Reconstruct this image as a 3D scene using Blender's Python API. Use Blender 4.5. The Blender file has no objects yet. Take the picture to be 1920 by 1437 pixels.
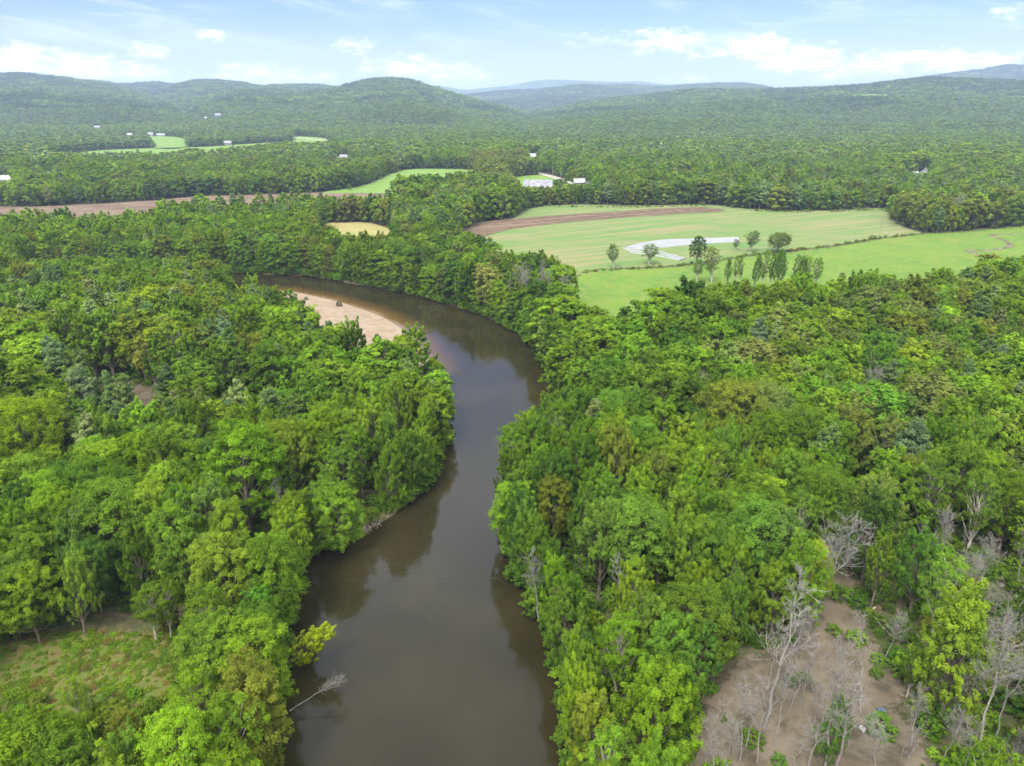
import bpy, bmesh, math, random
import numpy as np
from math import radians as R, sin, cos, tan, pi, atan2, sqrt

sc = bpy.context.scene
COL = sc.collection

# ------------------------------------------------------------------ camera
CAM_H, PITCH, FPX, PW, PH = 75.0, R(21.4), 1350.0, 1920.0, 1437.0
cam_data = bpy.data.cameras.new('camera')
cam = bpy.data.objects.new('camera', cam_data); COL.objects.link(cam)
cam.location = (0, 0, CAM_H)
cam.rotation_euler = (pi/2 - PITCH, 0, 0)
cam_data.sensor_width = 36.0
cam_data.lens = 36.0*FPX/PW
cam_data.clip_start = 1.0
cam_data.clip_end = 80000.0
sc.camera = cam

# ------------------------------------------------------------------ light, exposure
SUN_EL, SUN_AZ = R(54), R(205)          # azimuth clockwise from +Y: behind the viewer and to the left
sun_data = bpy.data.lights.new('sun', 'SUN')
sun_data.energy = 2.2; sun_data.angle = R(12.0); sun_data.color = (1.0, 0.95, 0.86)
sun = bpy.data.objects.new('sun', sun_data); COL.objects.link(sun)
sun.rotation_euler = (pi/2 - SUN_EL, 0, -SUN_AZ + pi)
sc.view_settings.view_transform = 'Standard'
sc.view_settings.look = 'None'
sc.view_settings.exposure = 1.22
sc.view_settings.gamma = 1.0
sc.cycles.use_denoising = True
sc.cycles.max_bounces = 6
sc.cycles.diffuse_bounces = 3
sc.cycles.glossy_bounces = 2
sc.cycles.transmission_bounces = 3
sc.cycles.transparent_max_bounces = 8
sc.cycles.volume_bounces = 1
sc.cycles.sample_clamp_indirect = 4.0

def az_el(px, py):
    """direction of a photo point: azimuth from +Y (to the right) and elevation"""
    u, v = (px - PW/2)/FPX, (PH/2 - py)/FPX
    y = cos(PITCH) + v*sin(PITCH); z = -sin(PITCH) + v*cos(PITCH)
    return atan2(u, y), atan2(z, sqrt(u*u + y*y))

def at(px, py, z=0.0):
    """ground point under a photo point"""
    a, e = az_el(px, py)
    d = (z - CAM_H)/tan(min(e, -0.002))
    return (d*sin(a), d*cos(a))

def to_px(x, y, z):
    yy = y*cos(PITCH) - (z - CAM_H)*sin(PITCH); zz = y*sin(PITCH) + (z - CAM_H)*cos(PITCH)
    return PW/2 + FPX*x/yy, PH/2 - FPX*zz/yy

# ------------------------------------------------------------------ node helpers
class NT:
    def __init__(s, tree): s.t = tree
    def n(s, typ, **kw):
        n = s.t.nodes.new(typ)
        ins = kw.pop('ins', {})
        for k, v in kw.items(): setattr(n, k, v)
        for k, v in ins.items(): s.put(n.inputs[k], v)
        return n
    def put(s, sock, v):
        if isinstance(v, bpy.types.NodeSocket): s.t.links.new(v, sock)
        elif v is not None: sock.default_value = v
    def math(s, op, a, b=None, c=None, clamp=False):
        n = s.n('ShaderNodeMath', operation=op, use_clamp=clamp)
        for i, v in enumerate((a, b, c)):
            if v is not None: s.put(n.inputs[i], v)
        return n.outputs[0]
    def mix(s, f, a, b, blend='MIX'):
        n = s.n('ShaderNodeMix', data_type='RGBA', blend_type=blend)
        s.put(n.inputs['Factor'], f)
        for i, v in ((6, a), (7, b)):
            if not isinstance(v, bpy.types.NodeSocket) and len(v) == 3: v = (*v, 1)
            s.put(n.inputs[i], v)
        return n.outputs[2]
    def noise(s, scale, detail=4, rough=0.55, vec=None, dist=0.0):
        n = s.n('ShaderNodeTexNoise', ins={'Scale': scale, 'Detail': detail, 'Roughness': rough, 'Distortion': dist})
        if vec is not None: s.put(n.inputs['Vector'], vec)
        return n.outputs[0]
    def step(s, v, lo, hi, a=0.0, b=1.0):
        n = s.n('ShaderNodeMapRange', interpolation_type='SMOOTHSTEP')
        for k, x in (('Value', v), ('From Min', lo), ('From Max', hi), ('To Min', a), ('To Max', b)): s.put(n.inputs[k], x)
        return n.outputs[0]

def new_mat(name):
    m = bpy.data.materials.new(name); m.use_nodes = True
    m.node_tree.nodes.clear()
    nt = NT(m.node_tree)
    out = nt.n('ShaderNodeOutputMaterial')
    return m, nt, out

# ------------------------------------------------------------------ sky: daylight, cumulus low over the hills, thin cloud overhead
world = bpy.data.worlds.new('World'); sc.world = world; world.use_nodes = True
wt = NT(world.node_tree); world.node_tree.nodes.clear()
w_out = wt.n('ShaderNodeOutputWorld')
bg = wt.n('ShaderNodeBackground', ins={'Strength': 0.1})
wt.t.links.new(bg.outputs[0], w_out.inputs[0])
sky = wt.n('ShaderNodeTexSky', sky_type='NISHITA', sun_disc=False, sun_elevation=SUN_EL, sun_rotation=SUN_AZ,
           altitude=200.0, air_density=1.0, dust_density=0.4, ozone_density=2.5)
tc = wt.n('ShaderNodeTexCoord')
sep = wt.n('ShaderNodeSeparateXYZ'); wt.put(sep.inputs[0], tc.outputs['Generated'])
az = wt.math('ARCTAN2', sep.outputs[0], sep.outputs[1])
el = wt.math('ARCSINE', sep.outputs[2])
sky_col = wt.mix(1.0, sky.outputs[0], (0.43, 0.485, 0.83), 'MULTIPLY')
sky_col = wt.mix(wt.step(el, 0.0, 0.10, 0.7, 0.0), sky_col, (4.0, 4.3, 5.9))
comb = wt.n('ShaderNodeCombineXYZ'); wt.put(comb.inputs[0], az); wt.put(comb.inputs[1], wt.math('MULTIPLY', el, 2.6))
n_fine = wt.noise(46.0, 7, 0.62, comb.outputs[0], 0.3)
n_big = wt.noise(13.0, 3, 0.5, comb.outputs[0])
CLOUDS = [  # photo centre x, y, half width, half height, strength
    (40,118,75,26,1.0),(150,128,80,22,.95),(250,138,60,14,.8),(285,95,44,13,.72),(398,66,22,10,.8),(480,140,60,20,.85),(570,150,60,14,.75),
    (655,84,48,14,.62),(770,128,80,20,.85),(860,140,60,22,.8),(580,103,14,6,.5),(1250,78,70,22,.8),(1310,98,40,16,.6),(1420,88,62,20,1.0),(1490,108,78,22,1.0),
    (1560,130,60,18,.8),(1660,118,70,18,.9),(1740,112,70,16,.95),(1820,118,60,18,.95),(1290,152,44,9,.7),(1890,22,34,9,.6),(1120,75,80,13,.45),(1900,118,30,16,.8)]
dens = None
for cx, cy, hw, hh, s in CLOUDS:
    a0, e0 = az_el(cx, cy)
    wa, we = hw/FPX, hh/FPX
    dx = wt.math('DIVIDE', wt.math('SUBTRACT', az, a0), wa)
    dy = wt.math('DIVIDE', wt.math('SUBTRACT', el, e0), we)
    q = wt.math('ADD', wt.math('MULTIPLY', dx, dx), wt.math('MULTIPLY', dy, dy))
    q = wt.math('MULTIPLY_ADD', q, -0.55*s, s)
    dens = q if dens is None else wt.math('MAXIMUM', dens, q)
dens = wt.math('MAXIMUM', dens, -0.4)
dens = wt.math('ADD', dens, wt.math('MULTIPLY', wt.math('SUBTRACT', n_fine, 0.5), 2.6))
cmask = wt.step(dens, 0.26, 1.25)
low = wt.math('MULTIPLY', cmask, 0.82)
# wisps of high cloud
comb2 = wt.n('ShaderNodeCombineXYZ'); wt.put(comb2.inputs[0], wt.math('MULTIPLY', az, 3.2)); wt.put(comb2.inputs[1], wt.math('ADD', wt.math('MULTIPLY', el, 22.0), wt.math('MULTIPLY', az, 2.6)))
wisp = wt.math('MULTIPLY', wt.step(wt.noise(1.5, 6, 0.6, comb2.outputs[0], 0.6), 0.47, 0.75), 0.5)
wisp = wt.math('MULTIPLY', wisp, wt.step(el, 0.035, 0.08))
# broken overcast overhead
over = wt.math('MULTIPLY', wt.step(wt.noise(2.2, 6, 0.6, tc.outputs['Generated'], 0.4), 0.22, 0.55), wt.step(el, 0.26, 0.62))
m1 = wt.mix(wisp, sky_col, (5.4, 5.9, 7.0))
m2 = wt.mix(low, m1, (8.8, 8.3, 8.6))
over_col = wt.mix(wt.step(sep.outputs[1], -0.35, 0.75), (20.5, 20.2, 19.6), wt.mix(wt.step(el, 0.5, 0.85), (6.9, 7.8, 9.2), (4.6, 5.3, 6.2)))   # thin cloud, brightest around the sun
m3 = wt.mix(over, m2, over_col)
wt.put(bg.inputs[0], m3)
world.cycles.sampling_method = 'MANUAL'; world.cycles.sample_map_resolution = 1024

# ------------------------------------------------------------------ object helpers
def tag(o, label=None, cat=None, group=None, kind=None):
    if label: o['label'] = label
    if cat: o['category'] = cat
    if group: o['group'] = group
    if kind: o['kind'] = kind
    return o

def mesh_np(name, V, F, mats, fmat=None, attrs=None, smooth=False):
    """mesh from arrays; F: list of (n,k) index arrays"""
    me = bpy.data.meshes.new(name)
    V = np.asarray(V, np.float32); Fs = [np.asarray(f, np.int32) for f in F if len(f)]
    nl = sum(f.size for f in Fs); nf = sum(len(f) for f in Fs)
    me.vertices.add(len(V)); me.vertices.foreach_set('co', V.ravel())
    me.loops.add(nl); me.loops.foreach_set('vertex_index', np.concatenate([f.ravel() for f in Fs]))
    tot = np.concatenate([np.full(len(f), f.shape[1], np.int32) for f in Fs])
    st = np.concatenate([[0], np.cumsum(tot)[:-1]]).astype(np.int32)
    me.polygons.add(nf); me.polygons.foreach_set('loop_start', st)
    me.polygons.foreach_set('loop_total', tot)
    if fmat is not None: me.polygons.foreach_set('material_index', np.asarray(fmat, np.int32))
    if smooth: me.polygons.foreach_set('use_smooth', np.ones(nf, bool))
    me.update(calc_edges=True)
    for k, (dom, typ, arr) in (attrs or {}).items():
        a = me.attributes.new(k, typ, dom)
        a.data.foreach_set('color' if 'COLOR' in typ else ('vector' if 'VECTOR' in typ else 'value'), np.asarray(arr).ravel())
    for m in mats: me.materials.append(m)
    return me

def link(name, me, parent=None, loc=(0, 0, 0)):
    o = bpy.data.objects.new(name, me); COL.objects.link(o); o.location = loc
    if parent: o.parent = parent
    return o

def empty(name, loc, rz=0.0):
    o = bpy.data.objects.new(name, None); COL.objects.link(o); o.location = loc; o.rotation_euler = (0, 0, rz)
    o.empty_display_size = 0.5
    return o

def copy_tree(o, parent=None):
    c = o.copy(); COL.objects.link(c)
    if parent: c.parent = parent
    for ch in list(o.children): copy_tree(ch, c)
    return c

class Tubes:
    """collects tapering tubes into one mesh"""
    def __init__(s): s.V, s.F, s.n = [], [], 0
    def add(s, P, rad, k=5):
        P = np.asarray(P, float); m = len(P); rad = np.asarray(rad, float)
        T = np.gradient(P, axis=0); T /= np.linalg.norm(T, axis=1)[:, None] + 1e-9
        ref = np.array([0.31, 0.95, 0.07]) if abs(T[0][2]) > .7 else np.array([0.05, 0.1, 1.0])
        A = np.cross(T, ref); A /= np.linalg.norm(A, axis=1)[:, None] + 1e-9
        B = np.cross(T, A)
        th = np.linspace(0, 2*pi, k, endpoint=False)
        ring = P[:, None] + rad[:, None, None]*(A[:, None]*np.cos(th)[None, :, None] + B[:, None]*np.sin(th)[None, :, None])
        s.V.append(ring.reshape(-1, 3))
        i, j = np.meshgrid(np.arange(m-1), np.arange(k), indexing='ij')
        f = np.stack([i*k+j, i*k+(j+1) % k, (i+1)*k+(j+1) % k, (i+1)*k+j], -1).reshape(-1, 4) + s.n
        s.F.append(f); s.n += m*k
    def arrays(s): return np.concatenate(s.V), np.concatenate(s.F)

def noise1(seed, n, amp, rng): return rng.normal(0, amp, n)

# value noise for layout decisions
_rs = np.random.RandomState(7); _G = _rs.rand(256, 256)
def vnoise(x, y, s):
    x = np.asarray(x, float)/s + 500.3; y = np.asarray(y, float)/s + 500.7
    xi, yi = np.floor(x).astype(int), np.floor(y).astype(int); fx, fy = x-xi, y-yi
    fx = fx*fx*(3-2*fx); fy = fy*fy*(3-2*fy)
    g = lambda i, j: _G[i % 256, j % 256]
    return (g(xi, yi)*(1-fx)+g(xi+1, yi)*fx)*(1-fy) + (g(xi, yi+1)*(1-fx)+g(xi+1, yi+1)*fx)*fy
def fbm(x, y, s): return (vnoise(x, y, s) + .5*vnoise(x, y, s/2.1) + .25*vnoise(x, y, s/4.3))/1.75

# ------------------------------------------------------------------ plan of the place
def poly(pts, z=0.0): return np.array([at(px, py, z) for px, py in pts])
def inside(P, X, Y):
    r = np.zeros(np.shape(X), bool); j = len(P)-1
    for i in range(len(P)):
        xi, yi, xj, yj = P[i][0], P[i][1], P[j][0], P[j][1]
        if yi != yj:
            r ^= ((yi > Y) != (yj > Y)) & (X < (xj-xi)*(Y-yi)/(yj-yi)+xi)
        j = i
    return r
def dist_line(P, X, Y, closed=True):
    d = np.full(np.shape(X), 1e9); n = len(P)
    for i in range(n if closed else n-1):
        a, b = P[i], P[(i+1) % n]; ab = b-a; L = ab@ab + 1e-9
        t = np.clip(((X-a[0])*ab[0]+(Y-a[1])*ab[1])/L, 0, 1)
        d = np.minimum(d, np.hypot(X-a[0]-t*ab[0], Y-a[1]-t*ab[1]))
    return d
def sdist(P, X, Y):                     # negative inside
    d = dist_line(P, X, Y); return np.where(inside(P, X, Y), -d, d)
def smooth_line(P, n=4, closed=False):
    P = np.asarray(P, float); out = []; m = len(P)
    for i in range(m if closed else m-1):
        p0, p1, p2, p3 = (P[(i-1) % m] if closed or i else P[0]), P[i], P[(i+1) % m], (P[(i+2) % m] if closed or i+2 < m else P[-1])
        for t in np.linspace(0, 1, n, endpoint=False):
            out.append(.5*((2*p1)+(-p0+p2)*t+(2*p0-5*p1+4*p2-p3)*t*t+(-p0+3*p1-3*p2+p3)*t**3))
    if not closed: out.append(P[-1])
    return np.array(out)

WZ = -1.5
right_shore = smooth_line(poly([(1210,2300),(1120,1600),(1085,1437),(1062,1300),(1035,1180),(985,1090),(958,1000),(985,900),(1058,790),(1026,690),(985,635),(905,592),(790,557),(645,529),(560,517),(470,514),(380,511),(250,508),(60,505)], WZ), 5)
left_shore = smooth_line(poly([(380,2300),(490,1600),(490,1437),(515,1250),(543,1100),(603,1030),(692,992),(760,945),(805,890),(828,820),(828,745),(806,680),(775,640),(745,612),(700,588),(620,563),(540,547),(470,546),(400,546),(250,546),(60,546)], WZ), 5)
RIVER = np.concatenate([right_shore, left_shore[::-1]])
BAR_EDGE = poly([(806,690),(775,640),(745,612),(700,588),(620,563),(540,547),(480,546)], WZ)
SANDBAR = smooth_line(poly([(806,690),(775,640),(745,612),(700,588),(620,563),(540,547),(515,549),(520,575),(560,615),(610,655),(700,692),(765,690)], WZ-.25), 4, True)
FIELD = smooth_line(poly([(862,440),(900,418),(960,410),(975,400),(1010,388),(1080,384),(1180,386),(1320,384),(1400,392),(1500,396),(1600,393),(1662,391),(1668,410),(1700,428),(1728,438),(1650,446),(1560,461),(1480,470),(1400,479),(1290,496),(1200,502),(1092,511),(1085,560),(1050,556),(960,522),(870,486)]), 3, True)
MEADOW = smooth_line(poly([(1085,514),(1200,505),(1290,499),(1400,482),(1480,473),(1560,464),(1650,449),(1735,439),(1800,436),(1920,424),(2120,414),(2120,530),(1920,552),(1840,566),(1750,575),(1560,600),(1350,612),(1180,662),(1110,672),(1072,630)]), 3, True)
PLOUGH = smooth_line(poly([(850,440),(900,418),(1000,407.5),(1130,399),(1260,390),(1320,389),(1360,396),(1280,401.5),(1150,410),(1000,424.5),(950,432),(900,447),(870,470)]), 3, True)
GREEN = smooth_line(poly([(600,362),(690,346),(750,320),(820,317),(885,320),(893,340),(870,360),(740,363),(660,362)]), 3, True)
BROWN = smooth_line(poly([(-120,388),(0,388),(120,386),(300,375),(380,367),(440,367),(560,362),(600,361),(740,363),(745,404),(600,409),(440,419),(230,435),(0,453),(-120,460)]), 3, True)
STUBBLE = smooth_line(poly([(606,422),(640,418),(690,418),(728,429),(745,445),(740,485),(660,492),(600,480)]), 3, True)
STRIP = smooth_line(poly([(110,290),(210,281),(340,277),(400,275),(470,270),(552,267.5),(560,276),(500,293),(340,306),(200,312),(110,306)]), 3, True)
LAWN = smooth_line(poly([(965,334),(1000,329),(1030,330),(1075,344),(1075,362),(985,374),(955,355)]), 3, True)
VERGE = smooth_line(poly([(548,257.5),(580,257),(612,261),(612,284),(560,284)]), 3, True)
YARD = smooth_line(poly([(282,257),(300,256),(342,259),(346,277),(290,277)]), 3, True)
DIRT = smooth_line(poly([(1556,1072),(1592,1080),(1612,1120),(1622,1180),(1652,1222),(1702,1296),(1672,1330),(1720,1370),(1780,1600),(1800,1900),(1560,2000),(1250,2000),(1270,1560),(1312,1340),(1376,1244),(1450,1222),(1500,1190),(1512,1130),(1530,1090)]), 4, True)
GLADE = smooth_line(poly([(-120,1215),(0,1208),(60,1192),(150,1186),(250,1188),(325,1196),(365,1245),(350,1330),(330,1420),(260,1500),(100,1540),(-120,1540)]), 4, True)
CAMP = smooth_line(poly([(120,705),(170,700),(240,716),(300,730),(330,770),(300,830),(220,840),(150,790)]), 4, True)
CAMP2 = smooth_line(poly([(460,770),(500,765),(530,800),(510,830),(470,820)]), 4, True)
CAMP_ROAD = smooth_line(poly([(40,660),(110,695),(150,735),(190,758),(235,772),(275,792),(330,830)]), 5)
ROAD = smooth_line(poly([(1000,324),(1012,326),(1040,333),(1075,345),(1130,352)]), 5)
ROAD_FAR = smooth_line(poly([(520,256),(560,259),(615,264)]), 5)
BROOK = smooth_line(poly([(1930,440),(1860,440),(1880,450),(1895,462),(1850,470),(1815,470),(1850,482),(1885,487),(1960,500)]), 4)
FIELDS = (FIELD, MEADOW, GREEN, BROWN, STUBBLE, STRIP, LAWN, VERGE, YARD)

# hills: skyline of each (photo x, y), range, depth in front, depth behind
HILLS = [
    ('hill', [(-520,170),(-300,150),(-100,138),(0,137),(40,135),(110,143),(160,150),(230,163),(300,178),(380,192),(450,206)], 4300, 2300, 2500),
    ('hill', [(60,170),(150,152),(175,149.5),(210,156),(240,157),(285,153),(340,158),(420,172),(500,188)], 5400, 2000, 2000),
    ('hill', [(250,188),(320,165),(345,154),(372,148),(410,149),(450,153),(485,160),(540,157),(590,157),(640,164),(760,188)], 4700, 1800, 2000),
    ('hill', [(330,200),(400,178),(450,167),(500,165),(560,171),(640,163),(670,153),(700,146),(735,143.5),(770,148),(800,159),(840,172),(880,183),(930,196),(1000,206)], 3500, 1700, 1800),
    ('mountain', [(680,168),(780,155),(830,160),(870,167),(960,158),(1000,149.5),(1030,147),(1090,149),(1150,151.5),(1200,150),(1250,157),(1330,172)], 9500, 2300, 1800),
    ('mountain', [(800,188),(870,178),(940,170),(1000,168),(1090,158),(1140,160),(1180,158),(1220,162),(1260,160),(1300,158),(1340,155),(1400,156),(1440,163),(1560,182)], 6500, 2300, 1800),
    ('hill', [(980,203),(1100,189),(1200,178),(1300,166),(1420,167),(1500,163.5),(1560,161),(1620,158),(1680,150),(1740,143),(1800,146),(1860,148),(1920,150),(2100,160),(2400,185)], 3700, 1900, 2300),
    ('mountain', [(1600,165),(1700,152),(1740,143),(1800,135),(1850,129),(1880,122),(1900,119.5),(1922,124),(2000,138),(2150,160)], 6900, 1900, 1800),
]
def hill_tab(h):
    pts = sorted(az_el(px, py) for px, py in h[1])
    A = np.array([p[0] for p in pts]); E = np.array([p[1] for p in pts])
    D = h[2]
    Z = np.maximum(CAM_H + D*np.tan(E) - 13.0, 0.0)
    Z[0] = Z[-1] = 0.0
    aa = np.linspace(A[0], A[-1], 160); zz = np.interp(aa, A, Z)
    k = np.hanning(9); k /= k.sum(); zz[4:-4] = np.convolve(zz, k, 'same')[4:-4]
    return aa, zz
HT = [hill_tab(h) for h in HILLS]
def hill_z(i, X, Y):
    nm, _s, D, wf, wb = HILLS[i]
    a = np.arctan2(X, Y); r = np.hypot(X, Y)
    ridge = np.interp(a, HT[i][0], HT[i][1], 0, 0)
    f = np.where(r < D, 1-(D-r)/wf, 1-(r-D)/wb); f = np.clip(f, 0, 1)
    p = np.where(r < D, f**1.35, f*f*(3-2*f))
    amp = np.minimum(ridge*.35, D*.012)
    return ridge*p + amp*(fbm(X+3000*i, Y, D*.11)-.5)*2*np.clip(4*f*(1-f), 0, 1)*np.where(r < D, 1, .3) - 3*(f <= 0)
def ground_z(X, Y):
    z = np.zeros(np.shape(X))
    for i in range(len(HILLS)): z = np.maximum(z, hill_z(i, X, Y))
    return z
def bank_z(X, Y):
    d = sdist(RIVER, X, Y)
    bar = np.maximum(0, 1 - np.maximum(sdist(SANDBAR, X, Y), 0)/4)
    steep = 2.6*np.clip((2.2-d)/5.0, 0, 1)
    gentle = np.clip(2.6*(14-d)/24.0, 0, 2.6)
    return -(steep*(1-bar)+gentle*bar), d

exec_order = []
# ------------------------------------------------------------------ materials
def ground_mat(name, cols, scale, detail_scale, edge=None, bump=0.0, rough=0.95, stripes=None, extra=None):
    """earth, sand or grass: three tones mixed by two noises in world metres; edge = (metres of ragged border)"""
    m, nt, out = new_mat(name)
    g = nt.n('ShaderNodeNewGeometry'); P = g.outputs['Position']
    a = nt.noise(1/scale, 5, .6, P); b = nt.noise(1/detail_scale, 4, .65, P)
    c = nt.mix(nt.step(a, .38, .62), cols[0], cols[1])
    c = nt.mix(nt.step(b, .42, .68), c, cols[2])
    if stripes:                                   # drilled rows: direction, spacing, colour, amount
        ang, sp, colr, amt = stripes
        mp = nt.n('ShaderNodeMapping', vector_type='TEXTURE'); nt.put(mp.inputs[0], P); mp.inputs['Rotation'].default_value = (0, 0, ang)
        mp.inputs['Scale'].default_value = (120, sp, 1)
        s = nt.noise(1.0, 4, .6, mp.outputs[0])
        c = nt.mix(nt.math('MULTIPLY', nt.step(s, .45, .65), amt), c, colr)
    if extra: c = extra(nt, P, c)
    bs = nt.n('ShaderNodeBsdfPrincipled', ins={'Base Color': c, 'Roughness': rough})
    bs.inputs['Specular IOR Level'].default_value = 0.15
    if bump:
        bp = nt.n('ShaderNodeBump', ins={'Strength': .6, 'Distance': bump, 'Height': nt.noise(1/detail_scale*2, 5, .65, P)})
        nt.put(bs.inputs['Normal'], bp.outputs[0])
    sh = bs.outputs[0]
    if edge:
        at_ = nt.n('ShaderNodeAttribute', attribute_name='edge')
        e = nt.math('ADD', at_.outputs['Fac'], nt.math('MULTIPLY', nt.math('SUBTRACT', nt.noise(2.2/edge, 5, .65, P), .5), edge*2.4))
        mx = nt.n('ShaderNodeMixShader'); tr = nt.n('ShaderNodeBsdfTransparent')
        nt.put(mx.inputs[0], nt.step(e, -edge*.25, edge*.25)); nt.t.links.new(sh, mx.inputs[1]); nt.t.links.new(tr.outputs[0], mx.inputs[2])
        sh = mx.outputs[0]
    nt.t.links.new(sh, out.inputs[0])
    return m

def leaf_mat(name, default, trans=0.52, spread=0.5):
    """leaves: every tree's own tint, varied from spray to spray"""
    m, nt, out = new_mat(name)
    at_ = nt.n('ShaderNodeAttribute', attribute_type='INSTANCER', attribute_name='tint')
    v = nt.n('ShaderNodeAttribute', attribute_name='var')
    c = nt.mix(nt.step(v.outputs['Fac'], 0.0, 1.0, 0.0, 1.0), (1-spread, 1-spread*.95, 1-spread*.6), (1+spread*1.1, 1+spread*.8, 1.0))
    c = nt.mix(1.0, at_.outputs['Color'], c, 'MULTIPLY')
    d = nt.n('ShaderNodeBsdfDiffuse', ins={'Color': c})
    tcol = nt.mix(1.0, c, (1.5, 1.35, .55), 'MULTIPLY')
    t = nt.n('ShaderNodeBsdfTranslucent', ins={'Color': tcol})
    mx = nt.n('ShaderNodeMixShader', ins={0: trans}); nt.t.links.new(d.outputs[0], mx.inputs[1]); nt.t.links.new(t.outputs[0], mx.inputs[2])
    nt.t.links.new(mx.outputs[0], out.inputs[0])
    return m

def plain(name, col, rough=.7, metal=0.0, var=0.25, scale=1.0, bump=0.0):
    m, nt, out = new_mat(name)
    tcn = nt.n('ShaderNodeTexCoord')
    n = nt.noise(1/scale, 5, .6, tcn.outputs['Object'])
    c = nt.mix(nt.step(n, .3, .7), tuple(x*(1-var) for x in col), tuple(min(1, x*(1+var)) for x in col))
    bs = nt.n('ShaderNodeBsdfPrincipled', ins={'Base Color': c, 'Roughness': rough, 'Metallic': metal})
    if bump:
        bp = nt.n('ShaderNodeBump', ins={'Strength': .7, 'Distance': bump, 'Height': nt.noise(3/scale, 5, .6, tcn.outputs['Object'])})
        nt.put(bs.inputs['Normal'], bp.outputs[0])
    nt.t.links.new(bs.outputs[0], out.inputs[0])
    return m

_r = np.array(at(1340, 390))-np.array(at(900, 428)); ROWS = atan2(_r[1], _r[0])
LEAF = leaf_mat('leaves', (.08, .18, .02))
NEEDLE = leaf_mat('needles', (.05, .09, .04), .2, .45)
BARK = plain('bark', (.13, .105, .08), .9, scale=.6, var=.4)
PALE_BARK = plain('pale bark', (.36, .32, .27), .9, scale=.8, var=.3)
DEAD = plain('dead wood', (.215, .20, .178), .9, scale=1.0, var=.25)
M_FLOOR = ground_mat('forest floor', ((.055, .052, .028), (.05, .075, .02), (.11, .085, .05)), 9, 1.6, bump=.1,
    extra=lambda nt, P, c: nt.mix(nt.math('MULTIPLY', nt.step(nt.n('ShaderNodeAttribute', attribute_name='bank').outputs['Fac'], .15, .8), .9), c,
                                  nt.mix(nt.step(nt.noise(.35, 4, .6, P), .45, .62), (.10, .07, .04), (.045, .05, .02))))
M_FAR = ground_mat('wooded slope', ((.035, .075, .018), (.06, .11, .022), (.022, .05, .018)), 160, 14, bump=3.0)
M_SAND = ground_mat('river sand', ((.225, .172, .12), (.255, .20, .145), (.19, .14, .092)), 14, 3.0, edge=1.2, bump=.03)
M_DIRT = ground_mat('bare dirt', ((.100, .080, .055), (.138, .115, .083), (.055, .046, .031)), 9, 4.0, edge=3.0, bump=.05)
M_FIELD = ground_mat('sown field', ((.105, .165, .045), (.135, .165, .06), (.08, .16, .04)), 45, 22, edge=6, bump=.1, stripes=(ROWS, 5.0, (.20, .17, .085), .8), extra=lambda nt, P, c: nt.mix(nt.math('MULTIPLY', nt.step(nt.noise(.022, 6, .65, P), .52, .7), .42), c, (.19, .155, .09)))
M_MEADOW = ground_mat('meadow grass', ((.100, .172, .020), (.072, .148, .020), (.135, .165, .034)), 26, 4, edge=6, bump=.25, extra=lambda nt, P, c: nt.mix(nt.math('MULTIPLY', nt.step(nt.noise(.03, 6, .7, P), .55, .7), .5), c, (.17, .15, .045)))
M_GREEN = ground_mat('green field', ((.115, .20, .035), (.14, .21, .045), (.10, .18, .032)), 40, 12, edge=2.5)
M_BROWN = ground_mat('tilled field', ((.115, .078, .053), (.165, .12, .085), (.085, .058, .04)), 30, 9, edge=2.5, stripes=(ROWS, 5.0, (.20, .15, .105), .5))
M_PLOUGH = ground_mat('ploughed soil', ((.07, .045, .03), (.095, .062, .042), (.135, .095, .064)), 22, 6, edge=3.5, stripes=(ROWS, 3.5, (.20, .145, .095), .75))
M_STUBBLE = ground_mat('stubble field', ((.24, .20, .085), (.20, .195, .065), (.28, .23, .11)), 15, 5, edge=2.0, stripes=(ROWS, 3.0, (.22, .24, .06), .5))
M_GLADE = ground_mat('rough grass', ((.06, .105, .014), (.10, .115, .022), (.12, .08, .04)), 6, 1.4, edge=3.0, bump=.25)
M_TRACK = ground_mat('gravel track', ((.30, .25, .21), (.36, .31, .26), (.22, .18, .14)), 6, 1.2, edge=.8)
M_ROAD = ground_mat('pale asphalt', ((.30, .27, .25), (.34, .31, .29), (.25, .23, .21)), 12, 3, edge=.3)
M_BROOK = ground_mat('brook bed', ((.09, .075, .05), (.20, .16, .11), (.05, .06, .03)), 6, 2, edge=1.2)

# water: brown, tannin stained, sand showing through in the shallows, faint ripples
M_WATER, nt, out = new_mat('river water')
g = nt.n('ShaderNodeNewGeometry'); P = g.outputs['Position']
sh_ = nt.n('ShaderNodeAttribute', attribute_name='shallow').outputs['Fac']
sh_ = nt.math('ADD', sh_, nt.math('MULTIPLY', nt.math('SUBTRACT', nt.noise(.12, 4, .6, P), .5), .35))
deep = nt.mix(nt.step(nt.noise(.05, 3, .5, P), .35, .65), (.017, .0145, .006), (.024, .020, .0085))
wc = nt.mix(nt.step(sh_, .1, .8), deep, (.075, .042, .013))
wc = nt.mix(nt.step(sh_, .7, 1.05), wc, (.20, .14, .085))
rp = nt.math('ADD', nt.noise(1.1, 3, .6, P), nt.math('MULTIPLY', nt.noise(.22, 2, .5, P), 1.3))
bp = nt.n('ShaderNodeBump', ins={'Strength': .34, 'Distance': .06, 'Height': rp})
df = nt.n('ShaderNodeBsdfDiffuse', ins={'Color': wc})
rgh = nt.step(nt.noise(.035, 4, .6, P, .8), .42, .62, .02, .07)
gl = nt.n('ShaderNodeBsdfGlossy', ins={'Color': (1, 1, 1, 1), 'Roughness': rgh, 'Normal': bp.outputs[0]})
fr = nt.n('ShaderNodeFresnel', ins={'IOR': 1.36, 'Normal': bp.outputs[0]})
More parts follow.
